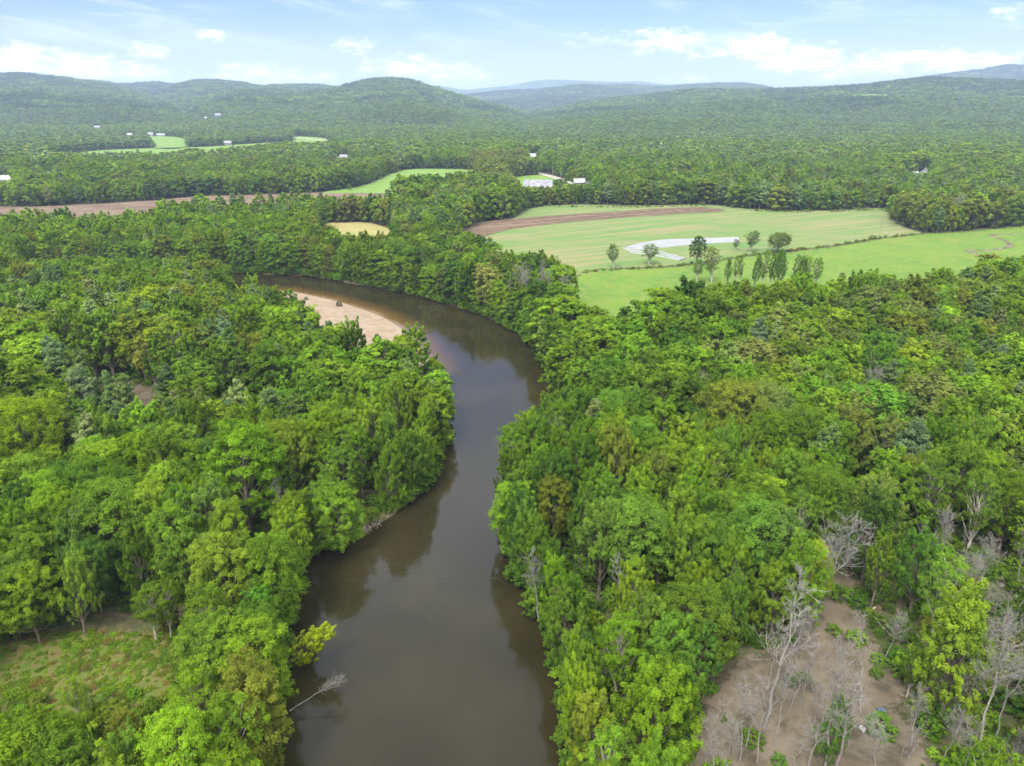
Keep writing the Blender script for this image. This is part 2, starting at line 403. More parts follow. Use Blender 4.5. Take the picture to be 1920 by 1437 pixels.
mx = nt.n('ShaderNodeMixShader', ins={0: fr.outputs[0]}); nt.t.links.new(df.outputs[0], mx.inputs[1]); nt.t.links.new(gl.outputs[0], mx.inputs[2])
nt.t.links.new(mx.outputs[0], out.inputs[0])

# ------------------------------------------------------------------ ground, water, hills, fields
def axis(fine0, fine1, step, far0, far1, grow=1.09):
    a = list(np.arange(fine0, fine1+.01, step)); s = step
    while a[-1] < far1: s = min(s*grow, 900); a.append(a[-1]+s)
    s = step
    while a[0] > far0: s = min(s*grow, 900); a.insert(0, a[0]-s)
    return np.array(a)
def grid_mesh(xs, ys, zf, name, mats, attrs_f=None, keep=None):
    X, Y = np.meshgrid(xs, ys); Z = zf(X, Y)
    nx, ny = len(xs), len(ys)
    i, j = np.meshgrid(np.arange(ny-1), np.arange(nx-1), indexing='ij')
    F = np.stack([i*nx+j, i*nx+j+1, (i+1)*nx+j+1, (i+1)*nx+j], -1).reshape(-1, 4)
    V = np.stack([X, Y, Z], -1).reshape(-1, 3)
    at_ = {k: ('POINT', 'FLOAT', f.ravel()) for k, f in (attrs_f(X, Y) if attrs_f else {}).items()}
    if keep is not None:
        k = keep(X, Y).ravel(); F = F[k[F].any(1)]
        used = np.unique(F); mp = np.zeros(len(V), int); mp[used] = np.arange(len(used))
        V = V[used]; F = mp[F]; at_ = {a: (d, t, v[used]) for a, (d, t, v) in at_.items()}
    return mesh_np(name, V, [F], mats, attrs=at_, smooth=True)

gx, gy = axis(-215, 130, 1.8, -26000, 26000), axis(28, 385, 1.8, -1500, 30000)
_bank = {}
def gz(X, Y):
    z, d = bank_z(X, Y); _bank['v'] = np.clip(1 - np.abs(d+.6)/2.6, 0, 1)
    near = (np.hypot(X, Y) < 900)
    return z + np.where(near, .35*(fbm(X, Y, 14)-.5)*np.clip(d/6, 0, 1), 0)*(d > 0) - .2
tag(link('ground', grid_mesh(gx, gy, gz, 'ground', [M_FLOOR], lambda X, Y: {'bank': _bank['v']})), 'leaf-littered forest floor of the valley', 'ground', kind='structure')

def water_attr(X, Y):
    d = dist_line(BAR_EDGE, X, Y, False)
    return {'shallow': np.clip(1 - d/13.0, 0, 1)}
xs, ys = np.arange(-330, 80, 2.0), np.arange(20, 390, 2.0)
tag(link('water', grid_mesh(xs, ys, lambda X, Y: np.full(X.shape, WZ), 'water', [M_WATER], water_attr, lambda X, Y: sdist(RIVER, X, Y) < 7)),
    'brown winding river with faint sky reflections', 'river', kind='structure')

def sheet(name, P, mat, off, res, label, cat='field', pad=4.0, zf=None):
    lo, hi = P.min(0)-pad, P.max(0)+pad
    n = [max(8, int((hi[k]-lo[k])/res)) for k in (0, 1)]
    f = lambda X, Y: (zf(X, Y) if zf else np.zeros(X.shape)) + off
    me = grid_mesh(np.linspace(lo[0], hi[0], n[0]), np.linspace(lo[1], hi[1], n[1]), f, name, [mat],
                   lambda X, Y: {'edge': sdist(P, X, Y)}, lambda X, Y: sdist(P, X, Y) < pad)
    return tag(link(name, me), label, cat, kind='structure')
def ribbon(pts, w): # outline of a track
    T = np.gradient(pts, axis=0); T /= np.linalg.norm(T, axis=1)[:, None]; N = np.stack([-T[:, 1], T[:, 0]], -1)
    return np.concatenate([pts+N*w/2, (pts-N*w/2)[::-1]])
sheet('sand_bar', SANDBAR, M_SAND, .03, 1.0, 'pale sand bar inside the river bend', 'sand bar', zf=lambda X, Y: bank_z(X, Y)[0])
sheet('farm_field', FIELD, M_FIELD, .02, 6, 'big pale green farm field beyond the river', pad=6)
sheet('meadow', MEADOW, M_MEADOW, .04, 6, 'bright green meadow in front of the farm field', pad=6)
sheet('ploughed_strip', PLOUGH, M_PLOUGH, .12, 4, 'dark brown ploughed strip across the farm field', pad=5)
sheet('green_field', GREEN, M_GREEN, .1, 8, 'fresh green field in front of the far wood', pad=6)
sheet('tilled_field', BROWN, M_BROWN, .06, 8, 'long brown tilled field behind the riverside wood', pad=6)
sheet('stubble_field', STUBBLE, M_STUBBLE, .06, 4, 'small straw coloured field among the trees', pad=5)
sheet('far_field', STRIP, M_GREEN, .1, 12, 'long narrow green field in the distant woods', pad=8)
sheet('lawn', LAWN, M_GREEN, .08, 6, 'lawn around the metal roofed barn', 'lawn', pad=5)
sheet('far_verge', VERGE, M_GREEN, .1, 12, 'grass verge beside the distant road', 'verge', pad=6)
sheet('far_yard', YARD, M_GREEN, .1, 12, 'grass yard in front of the distant white houses', 'yard', pad=6)
sheet('dirt_clearing', DIRT, M_DIRT, .02, 1.0, 'bare dirt clearing among leafless trees', 'clearing', pad=5)
sheet('glade', GLADE, M_GLADE, .02, 1.0, 'rough grassy glade in the riverside wood', 'glade', pad=5)
sheet('camp_ground', CAMP, M_DIRT, .02, 1.5, 'bare camp ground under the pines', 'clearing', pad=5)
sheet('camp_pitch', CAMP2, M_DIRT, .02, 1.5, 'small bare pitch between the trees', 'clearing', pad=5)
sheet('track', ribbon(CAMP_ROAD, 4.2), M_TRACK, .09, 1.0, 'gravel track winding past the pines', 'track', pad=2)
sheet('road', ribbon(ROAD, 9), M_ROAD, .16, 2.5, 'pale road beside the barn lawn', 'road', pad=3)
sheet('far_road', ribbon(ROAD_FAR, 12), M_ROAD, .2, 5, 'distant pale road along the green verge', 'road', pad=4)
sheet('brook', ribbon(BROOK, 3), M_BROOK, .07, 1.5, 'thin brown brook in the meadow', 'brook', pad=3)

for i, h in enumerate(HILLS):
    nm, _s, D, wf, wb = h
    aa = np.linspace(HT[i][0][0], HT[i][0][-1], 150); rr = np.concatenate([np.linspace(D-wf*1.02, D, 60), np.linspace(D, D+wb, 24)[1:]])
    A, Rr = np.meshgrid(aa, rr); X, Y = Rr*np.sin(A), Rr*np.cos(A); Z = hill_z(i, X, Y)
    nx, ny = len(aa), len(rr); a, b = np.meshgrid(np.arange(ny-1), np.arange(nx-1), indexing='ij')
    F = np.stack([a*nx+b, a*nx+b+1, (a+1)*nx+b+1, (a+1)*nx+b], -1).reshape(-1, 4)
    o = link(nm, mesh_np(nm, np.stack([X, Y, Z], -1).reshape(-1, 3), [F], [M_FAR], smooth=True))
    tag(o, ['broad wooded hill sloping down to the right', 'low wooded ridge behind the broad hill', 'two-humped wooded hill behind the church valley', 'steep round wooded hill in the middle of the skyline',
            'pale blue mountain ridge farthest away', 'bluish wooded ridge under the far mountain', 'long green wooded hillside with small clearings', 'blue mountain peak behind the long hillside'][i], 'hill' if nm == 'hill' else 'mountain', kind='structure')

# ------------------------------------------------------------------ tree builders
def leaves_np(C, Nn, a, b, rng, droop=0.15):
    """diamond leaf sprays: centres, normals, half length, half width"""
    n = len(C); t = rng.normal(size=(n, 3)); t -= (t*Nn).sum(1)[:, None]*Nn; t /= np.linalg.norm(t, axis=1)[:, None]+1e-9
    s = np.cross(Nn, t); a = np.asarray(a).reshape(-1, 1)*np.ones((n, 1)); b = np.asarray(b).reshape(-1, 1)*np.ones((n, 1))
    V = np.stack([C-t*a, C+s*b, C+t*a-Nn*a*droop*2, C-s*b], 1).reshape(-1, 3)
    return V, np.arange(4*n).reshape(-1, 4)
def unit(v): return v/(np.linalg.norm(v, axis=-1, keepdims=True)+1e-9)

def broadleaf(seed, style, H, Rc, base, n_cl, n_lf, size):
    """returns trunk (V, F) and crown (V, F, var)"""
    rng = np.random.RandomState(seed)
    tb = Tubes(); lean = rng.normal(0, .035, 2)*H
    zz = np.linspace(0, .86*H, 7); tr = np.stack([lean[0]*(zz/H)**1.5+rng.normal(0, .12, 7), lean[1]*(zz/H)**1.5+rng.normal(0, .12, 7), zz], -1)
    tr[0, :2] = 0; tb.add(np.vstack([tr[:1]-[0, 0, .6], tr]), np.concatenate([[.024*H], .02*H*(1-.85*zz/zz[-1])]), 6)
    z0 = base*H; hc = H-z0
    C, AX, RC = [], [], []
    ga = pi*(3-sqrt(5)); ph = rng.rand()*6
    lobes = rng.rand(6)*2*pi
    for k in range(n_cl):
        u = (k+.5)/n_cl
        th = ga*k+ph+rng.normal(0, .25)
        if style == 'round':
            zc = u**.85; prof = sqrt(max(.02, 1-(abs(zc-.42)/.6)**2.2)); rad = Rc*prof*(.55+.38*rng.rand())*(1+.16*sin(2*th+lobes[0])+.1*sin(5*th+lobes[1]))
            zc = zc*.93+rng.normal(0, .035); rc = Rc*(.17+.13*rng.rand()); ax = np.array([cos(th)*.6, sin(th)*.6, .7])
        elif style == 'plume':
            zc = .05+.87*u**.8; prof = (1-max(0, zc-.35)/.72)**.75*min(1, .6+zc*1.4); rad = Rc*prof*(.4+.55*rng.rand()); rc = Rc*(.15+.08*rng.rand())
            ax = np.array([cos(th)*.55, sin(th)*.55, 1.0]); zc += rng.normal(0, .05)
        else:                                     # open, see-through crown
            zc = .05+.9*u; prof = (1-abs(zc-.5)**1.6*1.7); rad = Rc*prof*(.3+.65*rng.rand()); rc = Rc*(.2+.12*rng.rand())
            ax = np.array([cos(th)*.7, sin(th)*.7, .6])
        zt = z0+zc*hc*.97; q = min(1, zt/H)
        c = np.array([lean[0]*q**1.5+rad*cos(th), lean[1]*q**1.5+rad*sin(th), zt]); C.append(c); AX.append(ax/np.linalg.norm(ax)); RC.append(rc)
    C, AX, RC = np.array(C), np.array(AX), np.array(RC)
    for k in range(0, n_cl, 2 if style != 'open' else 1):
        zs = max(.25*z0+.1*H, C[k, 2]-(.22+.15*rng.rand())*H); zs = min(zs, .8*H)
        p0 = np.array([np.interp(zs, zz, tr[:, 0]), np.interp(zs, zz, tr[:, 1]), zs]); m = (p0+C[k])/2+rng.normal(0, .25, 3)-[0, 0, .3]
        r0 = .007*H*(1-.6*zs/H)
        tb.add(np.array([p0, m, C[k], C[k]+AX[k]*RC[k]*.5]), [r0, r0*.7, r0*.4, r0*.12], 4)
    nt_ = 9 if n_lf > 4000 else (5 if n_lf > 800 else 2)                    # twig tufts on every clump, leaves on every tuft
    out_c = unit(C-np.array([0, 0, z0+.38*hc])); ti = np.repeat(np.arange(n_cl), nt_); m = len(ti)
    d = unit(rng.normal(size=(m, 3))+.75*out_c[ti]+[0, 0, .8]); rr = (rng.rand(m)**.4)[:, None]*RC[ti, None]; rr[rng.rand(m) < .12] *= 1.45
    if style == 'plume':
        t = rng.rand(m)[:, None]; TP = C[ti]+AX[ti]*RC[ti, None]*(t*2.9-.9)+d*rr*(1.15-.85*t)
    else: TP = C[ti]+d*rr*(np.array([1.12, 1.12, .85]) if style == 'round' else np.array([1.3, 1.3, .75]))
    TR = RC[ti]*(.36+.2*rng.rand(m))*(1.0 if nt_ > 5 else 1.35)
    idx_t = rng.randint(0, m, n_lf); idx = ti[idx_t]; n = n_lf; out = out_c[idx]; dt = d[idx_t]
    d = unit(rng.normal(size=(n, 3))+.5*dt+[0, 0, .35]); q = (rng.rand(n)**.5)[:, None]*TR[idx_t, None]
    P = TP[idx_t]+d*q*np.array([1, 1, .9] if style != 'plume' else [.8, .8, 1.35])
    tv_ = rng.rand(m)[idx_t]
    N = unit(.5*d+.4*dt+.2*out+np.array([0, 0, .5])+rng.normal(0, .38, (n, 3)))
    sz = size*(.65+.7*rng.rand(n)); V, F = leaves_np(P, N, sz, sz*.62, rng)
    cv = rng.rand(n_cl); tip = np.clip((P[:, 2]-z0)/hc, 0, 1)
    var = np.clip(.5+.35*(cv[idx]-.5)+.35*(tv_-.5)+.4*(rng.rand(n)-.5)+.12*(tip-.5), 0, 1)
    return tb.arrays(), (V, F, var)

def pine(seed, H, Rc, base, n_lf, size, ragged=.3):
    rng = np.random.RandomState(seed); tb = Tubes()
    zz = np.linspace(0, H, 6); tr = np.stack([rng.normal(0, .08, 6)*(zz/H), rng.normal(0, .08, 6)*(zz/H), zz], -1)
    tb.add(np.vstack([tr[:1]-[0, 0, .6], tr]), np.concatenate([[.018*H], .016*H*(1-.95*zz/H)]), 6)
    B = []; z = base*H
    while z < .985*H:
        f = (z-base*H)/(H*(1-base)); L = Rc*(1-f)**.72*min(1, .55+f*2.5)
        for k in range(5 if f < .8 else 4):
            th = rng.rand()*2*pi; B.append((z+rng.normal(0, .15), th, L*(1-ragged*rng.rand()*1.3)+.25, .22*(1-f)-.05+.7*f))
        z += (.95-.35*f)*max(.6, H/20)
    Ls = np.array([b[2] for b in B]); per = rng.multinomial(n_lf, Ls**1.25/np.sum(Ls**1.25))
    P, N, VR = [], [], []
    for (z, th, L, up), m in zip(B, per):
        h = np.array([cos(th), sin(th), 0.0]); sd = np.array([-sin(th), cos(th), 0.0])
        tip = np.array([0, 0, z])+h*L+np.array([0, 0, up*L]); mid = np.array([0, 0, z-.02*L])+h*L*.55+np.array([0, 0, up*.25*L])
        r0 = .05+.012*L
        tb.add(np.array([[0, 0, z], mid, tip]), [r0, r0*.6, .02], 3)
        t = .25+.75*rng.rand(m)**.7; w = (rng.rand(m)-.5)*2*L*.36*np.sin(np.clip(t, 0, 1)*pi*.8+.25)
        c = ((1-t)**2)[:, None]*np.array([0, 0, z])+(2*t*(1-t))[:, None]*mid+(t**2)[:, None]*tip
        P.append(c+w[:, None]*sd+np.stack([np.zeros(m), np.zeros(m), .1*rng.rand(m)+.12*L*np.abs(w)/(L+.1)], -1)+rng.normal(0, .16, (m, 3)))
        N.append(unit(np.array([0, 0, .7])+.4*h+rng.normal(0, .6, (m, 3)))); VR.append(np.clip(.35+.4*t+.4*(rng.rand(m)-.5), 0, 1))
    P, N, VR = np.concatenate(P), np.concatenate(N), np.concatenate(VR)
    sz = size*(.7+.6*rng.rand(len(P))); V, F = leaves_np(P, N, sz, sz*.42, rng, -.1)
    return tb.arrays(), (V, F, VR)

def bare(seed, H, spread=.32, base=.42, dens=1.0, fork=True):
    rng = np.random.RandomState(seed); tb = Tubes()
    lean = rng.normal(0, .07, 2)*H
    def path(p, d, L, n, wob, up):
        pts = [p]; d = d/np.linalg.norm(d)
        for _ in range(n):
            d = d+rng.normal(0, wob, 3)+np.array([0, 0, up]); d /= np.linalg.norm(d); pts.append(pts[-1]+d*L/n)
        return np.array(pts), d
    zz = np.linspace(0, H*.93, 9); tr = np.stack([lean[0]*(zz/H)**1.3, lean[1]*(zz/H)**1.3, zz], -1)+np.concatenate([np.zeros((1, 3)), np.c_[rng.normal(0, .13, (8, 2)), np.zeros(8)]])
    tb.add(np.vstack([tr[:1]-[0, 0, .5], tr]), np.concatenate([[.013*H], .0098*H*(1-.93*zz/zz[-1])]), 6)
    nb = int(15*dens)
    for k in range(nb):
        f = base+(1-base)*(k+.3*rng.rand())/nb*.95; z = f*H; p = np.array([np.interp(z, zz, tr[:, 0]), np.interp(z, zz, tr[:, 1]), z]); th = k*2.4+rng.rand()
        L = H*spread*(1.15-.75*(f-base)/(1-base))*(.6+.6*rng.rand()); d = np.array([cos(th)*.6, sin(th)*.6, .9])
        b, e = path(p, d, L, 5, .13, .07); r = max(.0031*H*(1.1-f), .022); tb.add(b, r*np.linspace(1, .3, 6), 4)
        for j in range(int(8*dens)):
            t = .25+.75*rng.rand(); q = b[min(4, int(t*5))]+(b[min(5, int(t*5)+1)]-b[min(4, int(t*5))])*rng.rand()
            d2 = unit(e+rng.normal(0, .65, 3)+[0, 0, .25]); c, e2 = path(q, d2, L*(.28+.3*rng.rand()), 4, .15, .06); tb.add(c, np.linspace(.02, .011, 5), 3)
            for _ in range(int(7*dens)):
                i = rng.randint(1, 5); g_, _e = path(c[i], unit(e2+rng.normal(0, .6, 3)), L*(.1+.16*rng.rand()), 2, .15, .05); tb.add(g_, [.013, .011, .008], 3)
    return tb.arrays()

def tree_meshes(kind, seed, **k):
    if kind == 'pine':
        (tv, tf), (cv, cf, var) = pine(seed, **k); cm = NEEDLE
    else:
        (tv, tf), (cv, cf, var) = broadleaf(seed, kind, **k); cm = LEAF
    bark = PALE_BARK if kind == 'open' else BARK
    return mesh_np('trunk', tv, [tf], [bark], smooth=True), mesh_np('crown', cv, [cf], [cm], attrs={'var': ('FACE', 'FLOAT', var)})
def one_mesh(name, kind, seed, **k):
    if kind == 'bare':
        tv, tf = bare(seed, **k); return mesh_np(name, tv, [tf], [DEAD], smooth=True)
    (tv, tf), (cv, cf, var) = (pine(seed, **k) if kind == 'pine' else broadleaf(seed, kind, **k))
    bark = PALE_BARK if kind == 'open' else BARK
    return mesh_np(name, np.concatenate([tv, cv]), [tf, cf+len(tv)], [bark, NEEDLE if kind == 'pine' else LEAF],
                   fmat=np.r_[np.zeros(len(tf)), np.ones(len(cf))], attrs={'var': ('FACE', 'FLOAT', np.r_[np.zeros(len(tf)), var])})

# a stock of tree shapes, all 1:1 in metres; name, style, height, arguments
NEAR = []     # (style, low crown?, H, R, trunk mesh, crown mesh)
def stock(style, seed, low, H, Rc, base, n_cl, n_lf, size):
    t, c = tree_meshes(style, seed, H=H, Rc=Rc, base=base, n_cl=n_cl, n_lf=n_lf, size=size); NEAR.append((style, low, H, Rc, t, c))
for s in range(5): stock('round', 10+s, 0, 17, 4.6+.3*s, .30, 80+8*s, 36000, .125)
for s in range(5): stock('plume', 20+s, 0, 18, 4.0+.3*s, .28, 64+7*s, 33000, .12)
for s in range(3): stock('open', 30+s, 0, 17, 3.6+.3*s, .34, 48, 14000, .12)
for s in range(3): stock('round', 40+s, 1, 15, 4.4+.3*s, .06, 104, 38000, .125)
for s in range(3): stock('plume', 50+s, 1, 16, 3.9+.3*s, .07, 90, 36000, .12)
for s in range(4): 
    t, c = tree_meshes('pine', 60+s, H=18, Rc=4.6+.4*s, base=.2, n_lf=24000, size=.21, ragged=.5); NEAR.append(('pine', 0, 18, 4.6+.4*s, t, c))
BARE = [bare(80+s, H=18, spread=.17+.035*(s % 3), base=.36+.06*(s % 4), dens=(1.0, .8, 1.15)[s % 3]) for s in range(6)]
BARE = [mesh_np('bare_tree', v, [f], [DEAD], smooth=True) for v, f in BARE]
# ------------------------------------------------------------------ where the trees stand
TINT = {'bright': (.128, .230, .022), 'yellowish': (.152, .255, .024), 'mid': (.098, .190, .024), 'deep': (.070, .146, .022),
        'olive': (.140, .195, .032), 'sage': (.145, .205, .06), 'rusty': (.150, .185, .03), 'golden': (.185, .25, .024), 'straw': (.18, .145, .06),
        'lemon': (.27, .335, .02), 'pine': (.078, .132, .042), 'bluepine': (.084, .14, .056), 'palepine': (.118, .175, .066)}
TONE = {'bright': 'bright green', 'yellowish': 'yellowish green', 'mid': 'mid green', 'deep': 'deep green', 'olive': 'olive', 'sage': 'pale grey-green',
        'rusty': 'brownish olive', 'lemon': 'lemon yellow', 'golden': 'golden green', 'pine': 'dark green', 'bluepine': 'bluish green', 'palepine': 'pale green'}
# photo rectangle of the crowns: weights of tones, share of pines, share of open crowns, round against plume
ZONES = [
    ((-200, 640, 95, 900), dict(yellowish=5, bright=4, olive=.5), .04, .0, .9),
    ((95, 660, 440, 850), dict(mid=3, bright=3, sage=1), .42, .1, .4),
    ((-200, 520, 190, 690), dict(mid=3, deep=1, bright=2), .36, .05, .4),
    ((190, 520, 520, 660), dict(bright=3, mid=3, yellowish=1, olive=.8, rusty=.35), .12, .1, .3),
    ((-200, 400, 700, 520), dict(bright=5, mid=2.5, yellowish=2, olive=.8), .04, .1, .25),
    ((440, 560, 700, 680), dict(bright=4, mid=3, yellowish=1), .08, .05, .35),
    ((560, 620, 900, 980), dict(bright=4, yellowish=3.2, mid=1), .02, .15, .3),
    ((-200, 800, 640, 1190), dict(bright=5, mid=3.5, yellowish=2, deep=1.5, sage=.3), .005, .06, .62),
    ((-200, 1190, 640, 1800), dict(bright=5, yellowish=3.5, mid=1.5, rusty=.4), .0, .12, .5),
    ((600, 430, 1120, 620), dict(mid=3, bright=5, deep=1, sage=.7, yellowish=1.8), .03, .1, .35),
    ((900, 560, 1330, 900), dict(mid=4, bright=5, deep=1.2, yellowish=1.6, olive=.4), .02, .06, .3),
    ((1330, 540, 1660, 900), dict(mid=3, bright=4.5, sage=1.4, olive=1, yellowish=2, deep=.8), .06, .12, .45),
    ((1660, 470, 2300, 900), dict(mid=3.5, bright=3.5, sage=1.4, olive=1.5, yellowish=2, deep=1), .2, .12, .6),
    ((880, 900, 1480, 1800), dict(bright=5, mid=4, yellowish=1.3, deep=1.2, olive=.3), .0, .08, .28),
    ((1480, 900, 2300, 1100), dict(mid=4, bright=3, olive=1, sage=1, deep=2), .0, .15, .3),
    ((1480, 1100, 2300, 1800), dict(mid=4, bright=2, olive=1), .0, .3, .3),
    ((1660, 365, 2300, 440), dict(olive=4, yellowish=3, mid=3, sage=2, golden=.3), .1, .1, .8),
    ((1040, 340, 1330, 400), dict(yellowish=4, olive=2, mid=2), .12, .05, .6),
    ((880, 290, 980, 345), dict(olive=3, sage=2), .05, .3, .5),
]
DEFAULT_ZONE = (dict(mid=3, bright=5, deep=.5, olive=1, sage=1, yellowish=2.4), .24, .06, .6)
def zone(px, py):
    for (x0, y0, x1, y1), w, p, o, r in ZONES:
        if x0 <= px < x1 and y0 <= py < y1: return w, p, o, r
    return DEFAULT_ZONE

rng = np.random.RandomState(11); prng = random.Random(5)
NOTREE = poly([(430,540),(560,540),(590,610),(520,606),(430,604)])
NOTREE2 = poly([(520,575),(775,640),(822,680),(822,722),(700,738),(600,690),(540,640)])
BLOCK = [(NOTREE, 0), (NOTREE2, 0), (DIRT, 1.0), (CAMP, -1.5), (CAMP2, 0), (GLADE, .5)]
def allowed(X, Y, m=0.0):
    ok = np.ones(X.shape, bool)
    near = np.hypot(X, Y) < 520
    ok[near] &= sdist(RIVER, X[near], Y[near]) > 2.0+m
    ok[near] &= sdist(SANDBAR, X[near], Y[near]) > 1.0+m
    for P, k in BLOCK: ok[near] &= sdist(P, X[near], Y[near]) > k
    for P in FIELDS: ok &= sdist(P, X, Y) > 1.5
    ok[near] &= dist_line(BAR_EDGE[1:], X[near], Y[near], False) > 13
    ok[near] &= dist_line(CAMP_ROAD, X[near], Y[near], False) > 3.2
    for L, w in ((ROAD, 7), (ROAD_FAR, 9), (poly([(1092,512),(1200,504),(1290,497),(1400,480),(1480,471),(1560,462),(1650,447),(1725,440)]), 9)): ok &= dist_line(L, X, Y, False) > w
    return ok
def jitter(r0, r1, step, half=R(41)):
    """jittered grid in the wedge the photo looks into"""
    y = np.arange(-40, r1, step*.87); W = r1*sin(half)
    pts = []
    for k, yy in enumerate(y):
        x = np.arange(-min(W, abs(yy)*tan(half)+70), min(W, abs(yy)*tan(half)+70), step)+(k % 2)*step/2
        pts.append(np.stack([x, np.full(len(x), yy)], -1))
    P = np.concatenate(pts); P += rng.uniform(-.36, .36, P.shape)*step
    r = np.hypot(P[:, 0], P[:, 1]); return P[(r >= r0) & (r < r1)]

# bare trees: photo foot, photo top
BARES = [((1432,1362),(1487,1083)),((1479,1332),(1524,1199)),((1356,1452),(1318,1315)),((1386,1428),(1371,1244)),((1419,1430),(1416,1270)),((1546,1440),(1587,1225)),
    ((1568,1450),(1597,1236)),((1614,1337),(1651,1165)),((1516,1180),(1552,965)),((1778,1362),(1787,1236)),((1793,1372),(1822,1240)),((1827,1425),(1905,1199)),((1741,1082),(1745,985)),
    ((1793,1106),(1800,998)),((1830,1150),(1846,1018)),((1858,1190),(1872,1080)),((1509,1450),(1506,1300)),((1707,1400),(1698,1290)),((548,1010),(545,888)),((1168,1180),(1172,1040)),
    ((1296,795),(1296,694)),((1622,985),(1622,852)),((1890,1010),(1890,915)),((1605,800),(1608,690)),((950,592),(955,520)),((972,600),(978,508)),((992,604),(1000,498)),((1010,604),(1018,492)),((1028,600),(1034,500)),
    ((1045,596),(1050,520)),((1010,1160),(1000,1010)),((1900,1160),(1912,1010)),((1760,1075),(1765,950)),((1875,1330),(1890,1180)),((1690,1470),(1672,1330)),((1640,1470),(1640,1345)),((1340,1500),(1342,1330)),
    ((1475,1470),(1470,1330)),((1760,1440),(1742,1300)),((820,800),(770,720)),((1780,640),(1786,575)),((1390,640),(1386,560)),((1895,1440),(1880,1290)),((1712,1110),(1722,990)),((1775,1130),(1772,1020)),((1812,1160),(1815,1040)),((1905,1100),(1905,985)),((1838,1200),(1835,1090)),((1880,1235),(1890,1110)),((1915,1290),(1920,1150)),((1845,1290),(1850,1160)),((1862,1400),(1880,1230)),((1800,1460),(1808,1330)),((1855,1480),(1850,1340)),((1330,1420),(1322,1290)),((1398,1400),(1402,1250)),((1452,1400),(1448,1240)),((1530,1390),(1525,1275)),((1590,1400),(1592,1290)),((1660,1240),(1664,1140)),((1500,1330),(1512,1210)),((1440,1290),(1432,1170)),((1475,1260),(1490,1140)),((1915,1420),(1900,1330)),((1685,1430),(1690,1320))]
def tree_from_px(foot, top):
    x, y = at(*foot); d = hypot_(x, y); _a, e = az_el(*top)
    return x, y, CAM_H+d*tan(e)
hypot_ = lambda x, y: sqrt(x*x+y*y)
BT = [tree_from_px(*b) for b in BARES]

trees = []      # dicts: x y h style tone low lean
def add_tree(x, y, low=False, h=None, style=None, tone=None, lean=None, force=False, pinef=1.0):
    px, py = to_px(x, y, 12.0)
    w, pf, of, rf = zone(px, py)
    d = hypot_(x, y)
    if style is None:
        if rng.rand() < pf*pinef: style = 'pine'
        else: style = 'open' if rng.rand() < of else ('round' if rng.rand() < rf else 'plume')
    if tone is None:
        if style == 'pine': tone = prng.choices(('pine', 'bluepine', 'palepine'), (3, 2, 2 if px < 480 else .5))[0]
        else:                                          # neighbours tend to be of one kind
            v = float(np.clip((fbm(x, y, 75)-.5)*3.2, -1, 1)); k = {'bright': 1+.8*v, 'yellowish': 1+.9*v, 'deep': 1-.9*v, 'mid': 1-.55*v}
            tone = prng.choices(list(w), [q*k.get(t, 1) for t, q in w.items()])[0]
    if h is None:
        h = (15.8+4.6*(fbm(x, y, 38)-.5)*2+3.4*(fbm(x+700, y, 130)-.5)*2+rng.normal(0, 1.5))
        if low: h *= .9
        if style == 'pine': h *= 1.08
        h = float(np.clip(h, 8.5, 22))
    trees.append(dict(x=x, y=y, h=h, style=style, tone=tone, low=low, lean=lean, force=force, d=d, px=px, py=py))

# hand placed trees (photo foot, photo top, crown style, tone, low)
SPECIAL = [
    ((1765,1345),(1762,1090),'plume','yellowish',True,1.25),((1700,1305),(1690,1205),'open','mid',False,.8),((1500,1200),(1478,1005),'plume','bright',False,1.0),((1360,1230),(1372,1075),'plume','mid',True,.9),
    ((1610,1060),(1640,960),'plume','yellowish',False,1.1),((1578,1050),(1545,955),'plume','yellowish',False,1.0),((1520,1125),(1497,1008),'round','golden',False,.9),
    ((1545,1430),(1555,1290),'plume','mid',True,.75),((1650,1010),(1690,850),'plume','bright',True,1.3),((30,850),(10,650),'round','yellowish',False,1.25),((80,940),(70,742),'round','yellowish',False,1.15),
    ((470,1010),(420,800),'round','bright',False,1.1),((330,980),(330,800),'plume','bright',True,1.1),((240,1085),(200,905),'round','bright',False,1.0),((170,760),(160,650),'open','sage',False,.8),
    ((295,735),(280,625),'open','olive',False,1.2),((75,1205),(65,1050),'round','bright',False,.9),((160,1190),(145,1030),'plume','bright',False,.9),((293,1200),(285,1090),'open','bright',False,.8),((320,1195),(325,1080),'open','bright',False,.8),
    ((640,1020),(632,905),'round','bright',True,1.0),((520,1160),(505,1010),'round','bright',True,1.1),((150,1352),(150,1262),'open','bright',False,.7),((178,1356),(176,1270),'open','bright',False,.7),((250,1450),(240,1330),'round','rusty',True,.8),((490,1330),(480,1160),'round','yellowish',True,1.0),
    ((1360,880),(1390,720),'round','olive',False,1.0),((1705,760),(1670,635),'round','golden',False,1.2),((1660,740),(1630,655),'round','olive',False,1.0),((1800,830),(1770,720),'round','olive',False,1.1)]
for f, t, st, tone, low, wd in SPECIAL:
    x, y, h = tree_from_px(f, t); add_tree(x, y, low, min(max(h, 6), 23), st, tone, force=True); trees[-1]['wide'] = wd
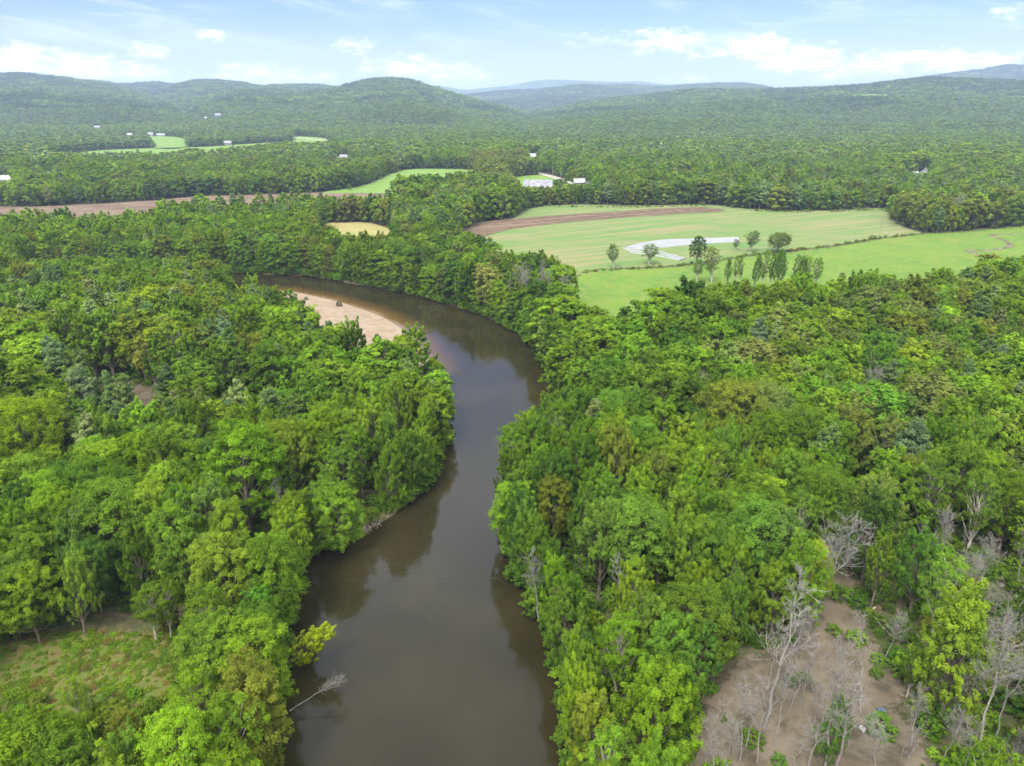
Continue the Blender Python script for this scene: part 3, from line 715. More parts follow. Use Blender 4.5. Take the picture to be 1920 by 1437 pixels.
PINES = [((175,800),(165,655)),((60,960),(55,840)),((95,800),(90,690)),((310,850),(300,735)),((395,840),(385,725)),((345,840),(345,728)),((200,860),(215,745)),((250,870),(240,760)),((430,800),(425,740)),((60,830),(45,735)),
    ((130,690),(130,575)),((60,640),(60,540)),((20,650),(20,560)),((100,610),(100,515)),((1680,860),(1690,730)),((1840,780),(1855,640)),((1875,740),(1880,610)),((1800,740),(1800,650)),((1860,880),(1850,745)),((1900,860),(1895,690)),((1740,800),(1745,705)),
    ((600,690),(600,590)),((628,700),(630,600)),((770,770),(765,668)),((1910,700),(1905,615)),((1580,640),(1590,560))]
for f, t in PINES:
    x, y, h = tree_from_px(f, t); add_tree(x, y, False, min(max(h, 9), 24), 'pine', force=True)

# waterside trees, leafy down to the bank
def walk(line, step):
    d = np.r_[0, np.cumsum(np.hypot(*np.diff(line, axis=0).T))]; s = np.arange(0, d[-1], step)
    return np.stack([np.interp(s, d, line[:, k]) for k in (0, 1)], -1)
TIP = at(818, 705)
ROCKY = np.array(at(700, 985, -.5))
for line, sgn in ((right_shore, 1), (left_shore, -1)):
    L = walk(line, 4.4); T = unit(np.gradient(L, axis=0)); N = np.stack([T[:, 1], -T[:, 0]], -1)*sgn
    for p, nrm in zip(L, N):
        q = p+nrm*(.9+1.6*rng.rand())+rng.normal(0, .5, 2); r = hypot_(*q)
        if r < 45 or abs(atan2(q[0], q[1])) > R(42) or q[1] < 20: continue
        if sdist(SANDBAR, q[:1], q[1:])[0] < 2.5 or dist_line(BAR_EDGE[1:], q[:1], q[1:], False)[0] < 10 or inside(NOTREE, q[:1], q[1:])[0] or inside(NOTREE2, q[:1], q[1:])[0] or np.hypot(*(q-ROCKY)) < 7: continue
        if min(hypot_(q[0]-t['x'], q[1]-t['y']) for t in trees) < 3.5: continue
        lean = (atan2(-nrm[1], -nrm[0]), R(3+7*rng.rand()))
        add_tree(q[0], q[1], True, lean=lean, pinef=0)
        if hypot_(q[0]-TIP[0], q[1]-TIP[1]) < 26: trees[-1]['h'] *= .62
def fill(P, gap):
    P = P[allowed(P[:, 0], P[:, 1], 1.2)]
    T = np.array([(t['x'], t['y']) for t in trees]+[(b[0], b[1]) for b in BT])
    G = np.r_[np.full(len(T)-len(BT), gap), np.full(len(BT), 6.2)]**2
    for p in P:
        if np.all((T[:, 0]-p[0])**2+(T[:, 1]-p[1])**2 > G): add_tree(p[0], p[1])
fill(jitter(44, 520, 5.9), 4.0)

# ------------------------------------------------------------------ the trees that show largest: each one an object with trunk and crown
ORD = ('nearest second third fourth fifth sixth seventh eighth ninth tenth eleventh twelfth thirteenth fourteenth fifteenth sixteenth seventeenth eighteenth nineteenth twentieth '
       'twenty-first twenty-second twenty-third twenty-fourth twenty-fifth twenty-sixth twenty-seventh twenty-eighth twenty-ninth thirtieth').split()
MARKS = [('sand bar', at(720, 610)), ('dirt clearing', at(1560, 1250)), ('grassy glade', at(180, 1250)), ('stony bank', at(700, 985)), ('gravel track', at(200, 765)), ('golden tree', at(570, 1240)),
         ('river bend', at(985, 640)), ('meadow', at(1300, 540)), ('dead tree', at(560, 1330)), ('clearing tree', at(1765, 1345))]
SHAPE = {'round': 'round-crowned', 'plume': 'upright-branched', 'open': 'thin-crowned'}
def bank_of(x, y):
    P = np.array([[x, y]]); return 'left' if dist_line(left_shore, P[:, 0], P[:, 1], False)[0] < dist_line(right_shore, P[:, 0], P[:, 1], False)[0] else 'right'
def row_of(x, y):
    d = sdist(RIVER, np.array([x]), np.array([y]))[0]
    return 'on the {} waterside' if d < 5.5 else 'behind the {} waterside' if d < 14 else 'in the {} bank wood' if d < 45 else 'deep in the {} wood'
def word_labels(items, head):
    """labels that single each one out: look, bank, row, and its rank from the nearest landmark"""
    g = {}
    for t in items:
        dm = [(hypot_(t['x']-m[1][0], t['y']-m[1][1]), m[0]) for m in MARKS]; dd, mk = min(dm)
        key = (head(t), row_of(t['x'], t['y']).format(bank_of(t['x'], t['y'])), mk); g.setdefault(key, []).append((dd, t))
    for (hd, rw, mk), v in g.items():
        v.sort(key=lambda q: q[0])
        for i, (dd, t) in enumerate(v):
            o = 'nearest' if i == 0 else ORD[min(i, 29)]+' nearest'
            t['label'] = f'{hd} {rw}, ' + (f'close to the {mk}' if len(v) == 1 else f'{o} the {mk}')

def in_frame(t):
    px, py = to_px(t['x'], t['y'], t['h']*.7); return -25 < px < PW+25 and py < PH+60 and t['y'] > 20
near = sorted((t for t in trees if in_frame(t)), key=lambda t: (t['d'] > 165 or not t['force'], t['d']))
broad = [t for t in near if t['style'] != 'pine'][:272]
pines = sorted((t for t in near if t['style'] == 'pine'), key=lambda t: t['d'])[:75]
word_labels(broad, lambda t: f"{TONE[t['tone']]} {SHAPE[t['style']]} tree" if not t['low'] else f"{TONE[t['tone']]} leafy-footed tree")
word_labels(pines, lambda t: f"{TONE[t['tone']]} pine with layered branches")
chosen = set(map(id, broad))|set(map(id, pines))
protos = {}
for k, (style, low, H, Rc, tm, cm) in enumerate(NEAR):
    protos.setdefault((style, bool(low)), []).append((H, Rc, tm, cm))
base_tree = {}
def stand(t, name, cat, group):
    opts = protos.get((t['style'], bool(t['low']))) or protos[(t['style'], False)]
    H, Rc, tm, cm = prng.choice(opts); key = (name, tm.name)
    if key not in base_tree:
        r = empty(name, (0, 0, 0)); link('trunk', tm, r); link('crown', cm, r); base_tree[key] = r
    else: r = copy_tree(base_tree[key])
    s = t['h']/H; wd = t.get('wide', 1.0)*rng.uniform(.74, 1.14)*(1.0 if t['h'] > 13 else 1.1)
    r.location = (t['x'], t['y'], t.get('z', -.2)); r.scale = (s*wd, s*wd, s)
    r.rotation_euler = (rng.normal(0, .03), rng.normal(0, .03), rng.rand()*6.28)
    if t['lean']:
        a, k = t['lean']; from_z = rng.rand()*6.28
        from mathutils import Matrix, Vector
        M = Matrix.Rotation(k, 4, Vector((-sin(a), cos(a), 0))) @ Matrix.Rotation(from_z, 4, 'Z'); r.rotation_euler = M.to_euler()
    j = np.exp(rng.normal(0, .13)); c = TINT[t['tone']]; j *= 1.1
    for ch in r.children:
        if ch.name.startswith('crown'): ch['tint'] = (c[0]*j*np.exp(rng.normal(0, .06)), c[1]*j, c[2]*j*np.exp(rng.normal(0, .2)))
    tag(r, t['label'], cat, group)
    return r
for t in broad: stand(t, 'broadleaf_tree', 'tree', 'broadleaf trees of the riverside woods')
for t in pines: stand(t, 'pine_tree', 'pine', 'pines among the broadleaf trees')

# leafless trees
bt = [dict(x=x, y=y, h=float(np.clip(h, 7, 24))) for x, y, h in BT]
word_labels(bt, lambda t: ('tall ' if t['h'] > 19 else 'small ' if t['h'] < 13 else '')+'bare grey tree')
for i, t in enumerate(bt):
    o = link('bare_tree', BARE[i % len(BARE)], None, (t['x'], t['y'], -.1)); s = t['h']/18
    wd = rng.uniform(.85, 1.25); o.scale = (s*wd, s*wd, s); o.rotation_euler = (rng.normal(0, .04), rng.normal(0, .04), rng.rand()*6.28)
    tag(o, t['label'], 'bare tree', 'leafless trees')

# trees standing alone or in a row in the fields: photo foot, photo top, crown width in photo pixels, style, tone, label
LONE = [((1150,503),(1147,457),26,'open','mid','small thin tree at the end of the white row covers'),((1217,496),(1218,458),30,'open','mid','leaning small tree in front of the white row covers'),
    ((1305,497),(1305,443),46,'round','deep','dense dark round tree right of the white row covers'),((1334,531),(1338,462),34,'open','sage','tall thin tree with a bare trunk behind the meadow hedge'),
    ((1306,528),(1308,486),26,'open','mid','young sparse tree at the meadow edge under the dark round tree'),((1378,470),(1380,449),16,'open','sage','tiny grey tree on the hedge line beside the white covers'),
    ((1406,472),(1412,433),28,'open','mid','slanting tree with split crown on the hedge line'),((1458,472),(1457,436),32,'round','sage','round grey-green tree on the hedge line'),
    ((656,357),(658,346),9,'round','mid','tiny round tree alone in the fresh green field'),((1038,350),(1042,338),11,'plume','mid','small pointed tree beside the barn lawn'),
    ((1078,352),(1070,318),20,'plume','olive','tall yellowish olive tree beside the white farmhouse')]
ROW = [(1362,538,484),(1376,540,478),(1388,534,482),(1413,545,478),(1427,547,470),(1441,545,472),(1455,548,470),(1466,540,476),(1487,548,476),(1500,550,482),(1512,542,478),(1526,545,482)]
for f, t, w, st, tone, lab in LONE:
    x, y, h = tree_from_px(f, t); opt = prng.choice(protos[(st, False)])
    tt = dict(x=x, y=y, h=h, style=st, tone=tone, low=False, lean=None, label=lab, z=0, d=hypot_(x, y))
    tt['wide'] = (w/FPX*tt['d']/2/opt[1])/(h/opt[0]); stand(tt, 'field_tree', 'tree', 'trees standing in the fields')
for i, (px, y0, y1) in enumerate(ROW):
    x, y, h = tree_from_px((px, y0), (px+2, y1)); tt = dict(x=x, y=y, h=h, style=('plume', 'open', 'open')[i % 3], tone=('mid', 'bright', 'mid')[i % 3], low=False, lean=None, z=0, wide=.62,
        label=f"slender upright tree of the meadow row, {ORD[i] if i else 'first'} from its left end")
    stand(tt, 'row_tree', 'tree', 'slender trees in a row on the meadow')
x, y, h = tree_from_px((1649, 444), (1650, 407))
o = link('bare_tree', BARE[1], None, (x, y, 0)); s = h/18; o.scale = (s*.8, s*.8, s); tag(o, 'thin bare tree alone at the far corner of the farm field', 'bare tree', 'leafless trees')

# ------------------------------------------------------------------ forest: everything past the individual trees
LIB = bpy.data.collections.new('tree stock'); LIBN = [0]; GROUPS = {}
def lib(cls, me):
    o = bpy.data.objects.new('stock_%03d' % LIBN[0], me); LIB.objects.link(o); GROUPS.setdefault(cls, []).append(LIBN[0]); LIBN[0] += 1
for lod, (nl, sz) in enumerate(((9000, 1.1), (1500, 2.6), (380, 5.2))):
    m = (3, 2, 2)[lod]
    for s in range(m): lib(('round', lod), one_mesh('wood', 'round', 100+s, H=17, Rc=4.7+.3*s, base=.25, n_cl=(80, 40, 18)[lod], n_lf=nl, size=.235*sz))
    for s in range(m): lib(('plume', lod), one_mesh('wood', 'plume', 110+s, H=17.5, Rc=4.2+.3*s, base=.2, n_cl=(50, 28, 14)[lod], n_lf=nl, size=.22*sz))
    for s in range(m): lib(('low', lod), one_mesh('wood', ('round', 'plume', 'round')[s], 120+s, H=15.5, Rc=4.3, base=.06, n_cl=(70, 36, 16)[lod], n_lf=int(nl*1.2), size=.23*sz))
    lib(('open', lod), one_mesh('wood', 'open', 130, H=17, Rc=3.8, base=.3, n_cl=(44, 26, 12)[lod], n_lf=int(nl*.55), size=.21*sz))
    for s in range(2): lib(('pine', lod), one_mesh('wood', 'pine', 140+s, H=19, Rc=3.6+.5*s, base=.22, n_lf=int(nl*.8), size=.30*sz))
lib(('bare', 0), BARE[0]); lib(('bare', 0), BARE[3]); GROUPS[('bare', 1)] = GROUPS[('bare', 2)] = GROUPS[('bare', 0)]
def clump(seed, pf):
    r = np.random.RandomState(seed); V, F, var, fm, n = [], [], [], [], 0
    for k in range(12):
        pn = r.rand() < pf
        _t, (cv, cf, v) = pine(seed+k, H=r.uniform(15, 21), Rc=4, base=.3, n_lf=70, size=1.9) if pn else broadleaf(seed+k, 'round', r.uniform(13, 18), r.uniform(4.5, 6), .3, 10, 90, 1.9)
        V.append(cv+np.array([r.uniform(-17, 17), r.uniform(-17, 17), -2])); F.append(cf+n); n += len(cv); var.append(np.clip(.3+.4*v+.25*(r.rand()-.3), 0, 1)*(.45 if pn else 1)); fm += [0]*len(cf)
    return mesh_np('wood', np.concatenate(V), [np.concatenate(F)], [LEAF], attrs={'var': ('FACE', 'FLOAT', np.concatenate(var))})
for s in range(3): lib(('clump', 0), clump(200+20*s, .25))
for s in range(2): lib(('darkclump', 0), clump(300+20*s, .8))
# shrubs
def shrub_mesh(seed, n, size):
    (tv, tf), (cv, cf, var) = broadleaf(seed, 'round', 3.0, 1.7, .02, 34, n, size); return mesh_np('bush', cv, [cf], [LEAF], attrs={'var': ('FACE', 'FLOAT', var)})
for s in range(3): lib(('shrub', 0), shrub_mesh(400+s, 4200, .095))

def scatter(name, pts, cls, rz, scl, tint, label, cat):
    idx = np.array([prng.choice(GROUPS[c]) for c in cls], np.int32)
    me = bpy.data.meshes.new(name); me.vertices.add(len(pts)); me.vertices.foreach_set('co', np.asarray(pts, np.float32).ravel())
    for k, typ, fld, arr in (('idx', 'INT', 'value', idx), ('rz', 'FLOAT_VECTOR', 'vector', rz), ('scl', 'FLOAT_VECTOR', 'vector', scl), ('tint', 'FLOAT_COLOR', 'color', np.c_[tint, np.ones(len(tint))])):
        a = me.attributes.new(k, typ, 'POINT'); a.data.foreach_set(fld, np.asarray(arr).ravel())
    o = link(name, me); ng = bpy.data.node_groups.new(name, 'GeometryNodeTree')
    ng.interface.new_socket('Geometry', in_out='INPUT', socket_type='NodeSocketGeometry'); ng.interface.new_socket('Geometry', in_out='OUTPUT', socket_type='NodeSocketGeometry')
    N = NT(ng); gi, go = N.n('NodeGroupInput'), N.n('NodeGroupOutput')
    ci = N.n('GeometryNodeCollectionInfo', transform_space='ORIGINAL'); ci.inputs['Collection'].default_value = LIB; ci.inputs['Separate Children'].default_value = True; ci.inputs['Reset Children'].default_value = True
    na = {}
    for k, t in (('idx', 'INT'), ('rz', 'FLOAT_VECTOR'), ('scl', 'FLOAT_VECTOR')):
        na[k] = N.n('GeometryNodeInputNamedAttribute', data_type=t); na[k].inputs['Name'].default_value = k
    ip = N.n('GeometryNodeInstanceOnPoints')
    N.put(ip.inputs['Points'], gi.outputs[0]); N.put(ip.inputs['Instance'], ci.outputs[0]); ip.inputs['Pick Instance'].default_value = True
    N.put(ip.inputs['Instance Index'], na['idx'].outputs[0]); N.put(ip.inputs['Rotation'], na['rz'].outputs[0]); N.put(ip.inputs['Scale'], na['scl'].outputs[0])
    N.put(go.inputs[0], ip.outputs[0])
    md = o.modifiers.new('wood', 'NODES'); md.node_group = ng
    return tag(o, label, cat, kind='stuff')

def build_forest(name, T, label, cat):
    pts, cls, rz, scl, tint = [], [], [], [], []
    for t in T:
        lod = 0 if t['d'] < 430 else 1 if t['d'] < 950 else 2
        c = (t['style'] if not t['low'] or t['style'] in ('pine', 'bare') else 'low', lod) if t['style'] not in ('clump', 'darkclump', 'shrub') else (t['style'], 0)
        H = dict(round=17, plume=17.5, low=15.5, open=17, pine=19, bare=18, clump=17, darkclump=17, shrub=3)[c[0]]
        s = t['h']/H; wd = rng.uniform(.9, 1.38)*t.get('wide', 1.22 if t['d'] > 520 else 1)
        pts.append((t['x'], t['y'], t.get('z', -.2))); cls.append(c); scl.append((s*wd, s*wd, s)); rz.append((rng.normal(0, .03), rng.normal(0, .03), rng.rand()*6.28))
        j = np.exp(rng.normal(0, .15)); q = np.array(TINT[t['tone']])*1.13; tint.append((q[0]*j*np.exp(rng.normal(0, .07)), q[1]*j, q[2]*j))
    scatter(name, pts, cls, rz, scl, tint, label, cat)

rest = [t for t in trees if id(t) not in chosen]
trees = []
BUILT = [at(1008, 352), at(1085, 352), at(1000, 300), at(1732, 330), at(1710, 330), at(645, 300), at(6, 345), at(90, 340), at(430, 274)]
P = jitter(520, 1250, 7.6); P = P[allowed(P[:, 0], P[:, 1])]
for b in BUILT: P = P[np.hypot(P[:, 0]-b[0], P[:, 1]-b[1]) > 15]
for p in P:
    d = hypot_(*p); px, py = to_px(p[0], p[1], 12); edge = False
    pn = fbm(p[0], p[1], 170)
    add_tree(p[0], p[1], low=rng.rand() < .35, pinef=float(np.clip(.3+(pn-.42)*7, .1, 2.0)))
    if rng.rand() < .015 and 1300 < px < 1800 and py > 290: trees[-1]['style'] = 'bare'
# wood edges grow leafy to the ground
allr = rest+trees; ax_, ay_ = np.array([t['x'] for t in allr]), np.array([t['y'] for t in allr])
edge_d = np.min([sdist(F_, ax_, ay_) for F_ in FIELDS], axis=0)
for t, e in zip(allr, edge_d): t['low'] = t['low'] or e < 12
SIGHT = [(at(*q), w) for q, w in (((1009,357),17),((1085,353),13),((1000,300),10),((1733,331),8),((1710,330),7),((6,346),12),((91,331),8),((645,301),12),((428,272),8),((245,257),14),((283,256),12),((302,256),16),((183,243),14),((366,223),14),((388,236),12),((412,236),18),((688,232),30),((727,232),30),((606,234),12))]
def sightlines(T):
    x, y = np.array([t['x'] for t in T]), np.array([t['y'] for t in T]); cap = np.full(len(T), 99.0)
    for (bx, by), w in SIGHT:
        D = hypot_(bx, by); ux, uy = bx/D, by/D; s = x*ux+y*uy; l = np.abs(x*uy-y*ux)
        cap = np.where((l < w) & (s < D+8) & (s > D*.55), np.minimum(cap, 3.6+np.maximum(0, D-8-s)*CAM_H/D), cap)
    for t, c in zip(T, cap): t['h'] = min(t['h'], float(c))
    return [t for t in T if t['h'] > 3]
build_forest('forest', sightlines(rest+trees), 'mixed broadleaf and pine forest of the valley floor', 'forest')

far = []
P = jitter(1250, 2700, 11.5, R(39)); P = P[allowed(P[:, 0], P[:, 1])]; Z = ground_z(P[:, 0], P[:, 1])
pn = fbm(P[:, 0], P[:, 1], 260); hue = fbm(P[:, 0]+999, P[:, 1], 330)
FARB = np.array([at(*q) for q in ((245,258),(290,257),(183,245),(337,243),(410,236),(710,238),(607,238),(380,226),(1064,240))])
for (x, y), z, a, b in zip(P, Z, pn, hue):
    if np.min(np.hypot(FARB[:, 0]-x, FARB[:, 1]-y)) < 26: continue
    st = 'pine' if rng.rand() < np.clip(.28+(a-.45)*3.2, .03, .85) else 'round'
    tone = prng.choices(('pine', 'bluepine'), (3, 1))[0] if st == 'pine' else prng.choices(('mid', 'bright', 'deep', 'olive', 'sage'), (4, 2.5+6*max(0, b-.4), 1.2, 1.2, .8))[0]
    far.append(dict(x=x, y=y, z=z-.5, h=rng.uniform(11.5, 16.5), style=st, tone=tone, low=True, d=2000, wide=1.75))
def slope_clumps(r0, r1, step, big):
    P = jitter(r0, r1, step, R(39)); Z = ground_z(P[:, 0], P[:, 1]); pn = fbm(P[:, 0], P[:, 1], 420); hue = fbm(P[:, 0]+999, P[:, 1], 300)
    for (x, y), z, a, b in zip(P, Z, pn, hue):
        if min(np.hypot(c[0]-x, c[1]-y)-c[2] for c in HILL_GAPS) < 0: continue
        st = 'darkclump' if rng.rand() < np.clip(.27+(a-.45)*3.0, .05, .85) else 'clump'
        tone = prng.choices(('pine', 'deep'), (2, 1))[0] if st == 'darkclump' else prng.choices(('mid', 'bright', 'deep', 'olive'), (4, 2.5+5*max(0, b-.4), 1.2, 1))[0]
        far.append(dict(x=x, y=y, z=z-1, h=15*big*rng.uniform(.85, 1.15), style=st, tone=tone, low=False, d=3000, wide=1.5))
def hill_pt(px, py, i):
    """where the line of sight to a photo point meets hill i"""
    a, e = az_el(px, py); r = np.linspace(1200, HILLS[i][2]+200, 1500); X, Y = r*sin(a), r*cos(a); zz = np.maximum(hill_z(i, X, Y), 0)+6; s = CAM_H+r*tan(e)
    k = int(np.argmax(zz > s)) or len(r)-1
    return float(X[k]), float(Y[k]), float(zz[k]-6)
GAPS_PX = [(1623,178.5,6,60),(1600,178,6,40),(1640,178,6,40),(1672,182,6,60),(880,187,3,65),(900,190,3,50),(865,186,3,35),(560,183,3,40),(545,183,3,30),(230,161,0,70),(1095,190,5,50)]
HILL_GAPS = [(*hill_pt(px, py, i), rad) for px, py, i, rad in GAPS_PX]; HILL_PTS = HILL_GAPS; HILL_GAPS = [(q[0], q[1], q[3]) for q in HILL_GAPS]
slope_clumps(2700, 5000, 31, 1.0)
slope_clumps(5000, 7700, 46, 1.25)
build_forest('distant_forest', sightlines(far), 'far-off forest covering the valley end and the hills', 'forest')

# undergrowth below the near trees, on the glade and round the clearing
ug = []
P = jitter(42, 300, 3.1); k = allowed(P[:, 0], P[:, 1], -1.2); e1 = sdist(DIRT, P[:, 0], P[:, 1]); e2 = sdist(GLADE, P[:, 0], P[:, 1])
k &= (vnoise(P[:, 0], P[:, 1], 9) > .22)
for (x, y), ok, d1, d2 in zip(P, k, e1, e2):
    px, py = to_px(x, y, 0)
    if d2 < 2: ok = False
    if -6 < d1 < 1: ok = rng.rand() < .35
    if d1 <= -6: ok = rng.rand() < .04
    if not ok: continue
    h = rng.uniform(.8, 3.2) if d2 > 2 else rng.uniform(.25, .9)*(1+2.2*(vnoise(x, y, 6) > .62))
    ug.append(dict(x=x, y=y, z=-.2, h=h, style='shrub', tone=prng.choices(('mid', 'bright', 'deep', 'olive', 'rusty'), (4, 3, 2, .6, .25 if d2 > 2 else 1.2))[0], low=False, d=100, wide=1.15))
for line, sgn in ((right_shore, 1), (left_shore, -1)):
    L = walk(line, 1.5); T = unit(np.gradient(L, axis=0)); Nn = np.stack([T[:, 1], -T[:, 0]], -1)*sgn
    for p, nrm in zip(L, Nn):
        for k in range(2):
            q = p+nrm*rng.uniform(-.6, 2.2); r = hypot_(*q)
            if r < 40 or q[1] < 20 or abs(atan2(q[0], q[1])) > R(42) or sdist(SANDBAR, q[:1], q[1:])[0] < 3 or dist_line(BAR_EDGE[1:], q[:1], q[1:], False)[0] < 10 or np.hypot(*(q-ROCKY)) < 5 or rng.rand() < .25: continue
            ug.append(dict(x=q[0], y=q[1], z=-.9, h=rng.uniform(1.2, 3.6), style='shrub', tone=prng.choice(('mid', 'bright', 'deep')), low=False, d=100, wide=1.2))
lo, hi = GLADE.min(0), GLADE.max(0); GX, GY = np.meshgrid(np.arange(lo[0], hi[0], .85), np.arange(lo[1], hi[1], .85)); GX = GX.ravel()+rng.uniform(-.4, .4, GX.size); GY = GY.ravel()+rng.uniform(-.4, .4, GY.size)
k = sdist(GLADE, GX, GY) < 1.5; GX, GY = GX[k], GY[k]
for x, y, v in zip(GX, GY, vnoise(GX, GY, 5)):
    if y < 30 or rng.rand() < .12: continue
    px, py = to_px(x, y, 0); tall = np.clip((py-1285)/120, 0, 1)*(rng.rand() < .16)
    h = rng.uniform(.25, .6)+.5*max(0, v-.5)+tall*rng.uniform(1, 5)
    ug.append(dict(x=x, y=y, z=-.25, h=h, style='shrub', tone=prng.choices(('mid', 'bright', 'yellowish', 'olive', 'rusty', 'straw'), (3, 3, 2, 1.5, 1.2, .9 if h < 1.2 else 0))[0], low=False, d=100, wide=1.5 if h < 1.2 else .9))
build_forest('undergrowth', ug, 'low leafy undergrowth below the riverside trees', 'undergrowth')
hedge = []
for line in (poly([(1092,512),(1200,504),(1290,497),(1400,480),(1480,471),(1560,462),(1650,447),(1725,440)]), poly([(1040,388),(1180,389),(1320,386)]), poly([(1400,395),(1500,399),(1600,396),(1655,394)])):
    for x, y in walk(line, 1.7):
        if rng.rand() < .85: hedge.append(dict(x=x+rng.normal(0, 1.1), y=y+rng.normal(0, 1.1), z=0, h=rng.uniform(.4, 1.5)*(1.6 if rng.rand() < .08 else 1), style='shrub', tone=prng.choice(('mid', 'olive', 'yellowish', 'mid', 'straw')), low=False, d=100, wide=1.3))
build_forest('hedgerow', hedge, 'low ragged scrub along the edges of the farm field', 'hedge')
# ------------------------------------------------------------------ buildings and small things
class MB:
    """boxes, gables and tubes collected into one mesh"""
    def __init__(s): s.bm = bmesh.new()
    def box(s, x0, x1, y0, y1, z0, z1):
        v = [s.bm.verts.new(p) for p in ((x0,y0,z0),(x1,y0,z0),(x1,y1,z0),(x0,y1,z0),(x0,y0,z1),(x1,y0,z1),(x1,y1,z1),(x0,y1,z1))]
        for f in ((0,3,2,1),(4,5,6,7),(0,1,5,4),(1,2,6,5),(2,3,7,6),(3,0,4,7)): s.bm.faces.new([v[i] for i in f])
        return s
    def gable_body(s, w, d, h, rh):          # ridge along x
        y = d/2; P = [(-y,0),(y,0),(y,h),(0,h+rh),(-y,h)]
        a = [s.bm.verts.new((-w/2, q[0], q[1])) for q in P]; b = [s.bm.verts.new((w/2, q[0], q[1])) for q in P]
        s.bm.faces.new(a[::-1]); s.bm.faces.new(b)
        for i in (0, 1, 4): j = (i+1) % 5; s.bm.faces.new((a[i], a[j], b[j], b[i]))
        return s
    def gable_roof(s, w, d, h, rh, ov=.5, th=.18):
        y = d/2+ov; k = rh/(d/2); e = h-ov*k; W = w/2+ov
        for sg in (1, -1):
            P = [(sg*y, e), (0, h+rh), (0, h+rh+th), (sg*y, e+th)]
            a = [s.bm.verts.new((-W, q[0], q[1]+.02)) for q in P]; b = [s.bm.verts.new((W, q[0], q[1]+.02)) for q in P]
            s.bm.faces.new(a); s.bm.faces.new(b[::-1])
            for i in range(4): j = (i+1) % 4; s.bm.faces.new((a[i], b[i], b[j], a[j]))
        return s
    def tube(s, p, q, r0, r1, k=8):
        from mathutils import Vector
        p, q = Vector(p), Vector(q); d = (q-p).normalized(); a = d.orthogonal().normalized(); b = d.cross(a)
        A = [s.bm.verts.new(p+(a*cos(t)+b*sin(t))*r0) for t in np.linspace(0, 2*pi, k, endpoint=False)]; B = [s.bm.verts.new(q+(a*cos(t)+b*sin(t))*r1) for t in np.linspace(0, 2*pi, k, endpoint=False)]
        for i in range(k): j = (i+1) % k; s.bm.faces.new((A[i], A[j], B[j], B[i]))
        s.bm.faces.new(A[::-1]); s.bm.faces.new(B)
        return s
    def build(s, name, mat, parent=None, loc=(0, 0, 0)):
        bmesh.ops.recalc_face_normals(s.bm, faces=s.bm.faces)
        me = bpy.data.meshes.new(name); s.bm.to_mesh(me); s.bm.free(); me.materials.append(mat)
        return link(name, me, parent, loc)
WHITE = plain('white clapboard', (.28, .28, .275), .7, scale=2, var=.06)
TIN = plain('tin roof', (.17, .17, .195), .5, .0, .4, 3.0)
GREY = plain('grey shingle', (.22, .22, .23), .9, scale=2, var=.25)
WROOF = plain('white metal roof', (.24, .245, .255), .5, scale=4, var=.08)
TAN = plain('tan boards', (.42, .33, .24), .8, scale=2, var=.2)
BLUE = plain('blue paint', (.10, .13, .34), .6, scale=2, var=.2)
GLASS = plain('dark window', (.03, .035, .045), .15, var=.2)
DARKW = plain('dark boards', (.07, .06, .055), .9, scale=2, var=.3)
BRICK = plain('brick', (.30, .15, .11), .9, scale=1, var=.2)
POLE = plain('weathered pole', (.30, .27, .24), .9, scale=1, var=.2)
CLOTH = plain('white cover', (.215, .225, .235), .8, scale=1.5, var=.12, bump=.05)
RUBBER = plain('tyre rubber', (.16, .155, .15), .8, scale=.3, var=.3)
STONE = plain('river stone', (.22, .19, .15), .9, scale=.7, var=.35)
BTARP = plain('faded blue tarp', (.06, .09, .13), .7, scale=.4, var=.4, bump=.05)

def house(px, py, rz, w, d, h, rh, wall, roof, name, label, cat='house', nwin=3, chimney=True, z=None, pt=None, door=True):
    x, y = pt[:2] if pt else at(px, py); zz = pt[2] if pt else (0 if z is None else z)
    r = empty(name, (x, y, zz-.2), rz)
    MB().gable_body(w, d, h, rh).build('wall', wall, r)
    rf = MB().gable_roof(w, d, h, rh).build('roof', roof, r)
    if chimney: MB().box(w*.2, w*.2+.9, -.45, .45, h+rh*.5, h+rh+1.2).build('chimney', BRICK, rf)
    for k in range(nwin):
        u = (k+.5)/nwin*w-w/2
        if door and k == nwin//2: MB().box(u-.55, u+.55, -d/2-.06, -d/2+.02, .2, 2.3).build('door', GREY, r); continue
        for zl in ((1.0,) if h < 4.5 else (1.0, 3.6)):
            f = MB().box(u-.65, u+.65, -d/2-.05, -d/2+.02, zl-.05, zl+1.45).build('window', GLASS, r)
    for zl in ((h-.8),) if h < 4.5 else (1.2, h-.7):
        for sg in (-1, 1): MB().box(sg*w/2-.05, sg*w/2+.05, -.6, .6, zl, zl+1.3).build('window', GLASS, r)
    return tag(r, label, cat)
b = house(1009, 357, R(-5), 25, 13, 3.6, 5.6, DARKW, TIN, 'barn', 'long low barn with a pale metal roof beside the pale road', 'barn', 4, False)
MB().box(-12.4, 12.4, -6.62, -6.52, 3.05, 3.5).build('trim', BLUE, b)
x, y = at(1085, 353)
r = empty('farmhouse', (x, y, -.2), R(12))
MB().gable_body(10, 8, 5.6, 3.2).build('wall', WHITE, r); MB().gable_roof(10, 8, 5.6, 3.2).build('roof', WROOF, r)
w_ = MB().gable_body(7, 5.5, 3.6, 2.4).build('wing', WHITE, r, (6.5, -1.5, 0)); wr = MB().gable_roof(7, 5.5, 3.6, 2.4).build('roof', WROOF, r, (6.5, -1.5, 0))
MB().box(-4.6, 1.5, -6.4, -4.02, 2.5, 2.7).build('porch', WROOF, r)
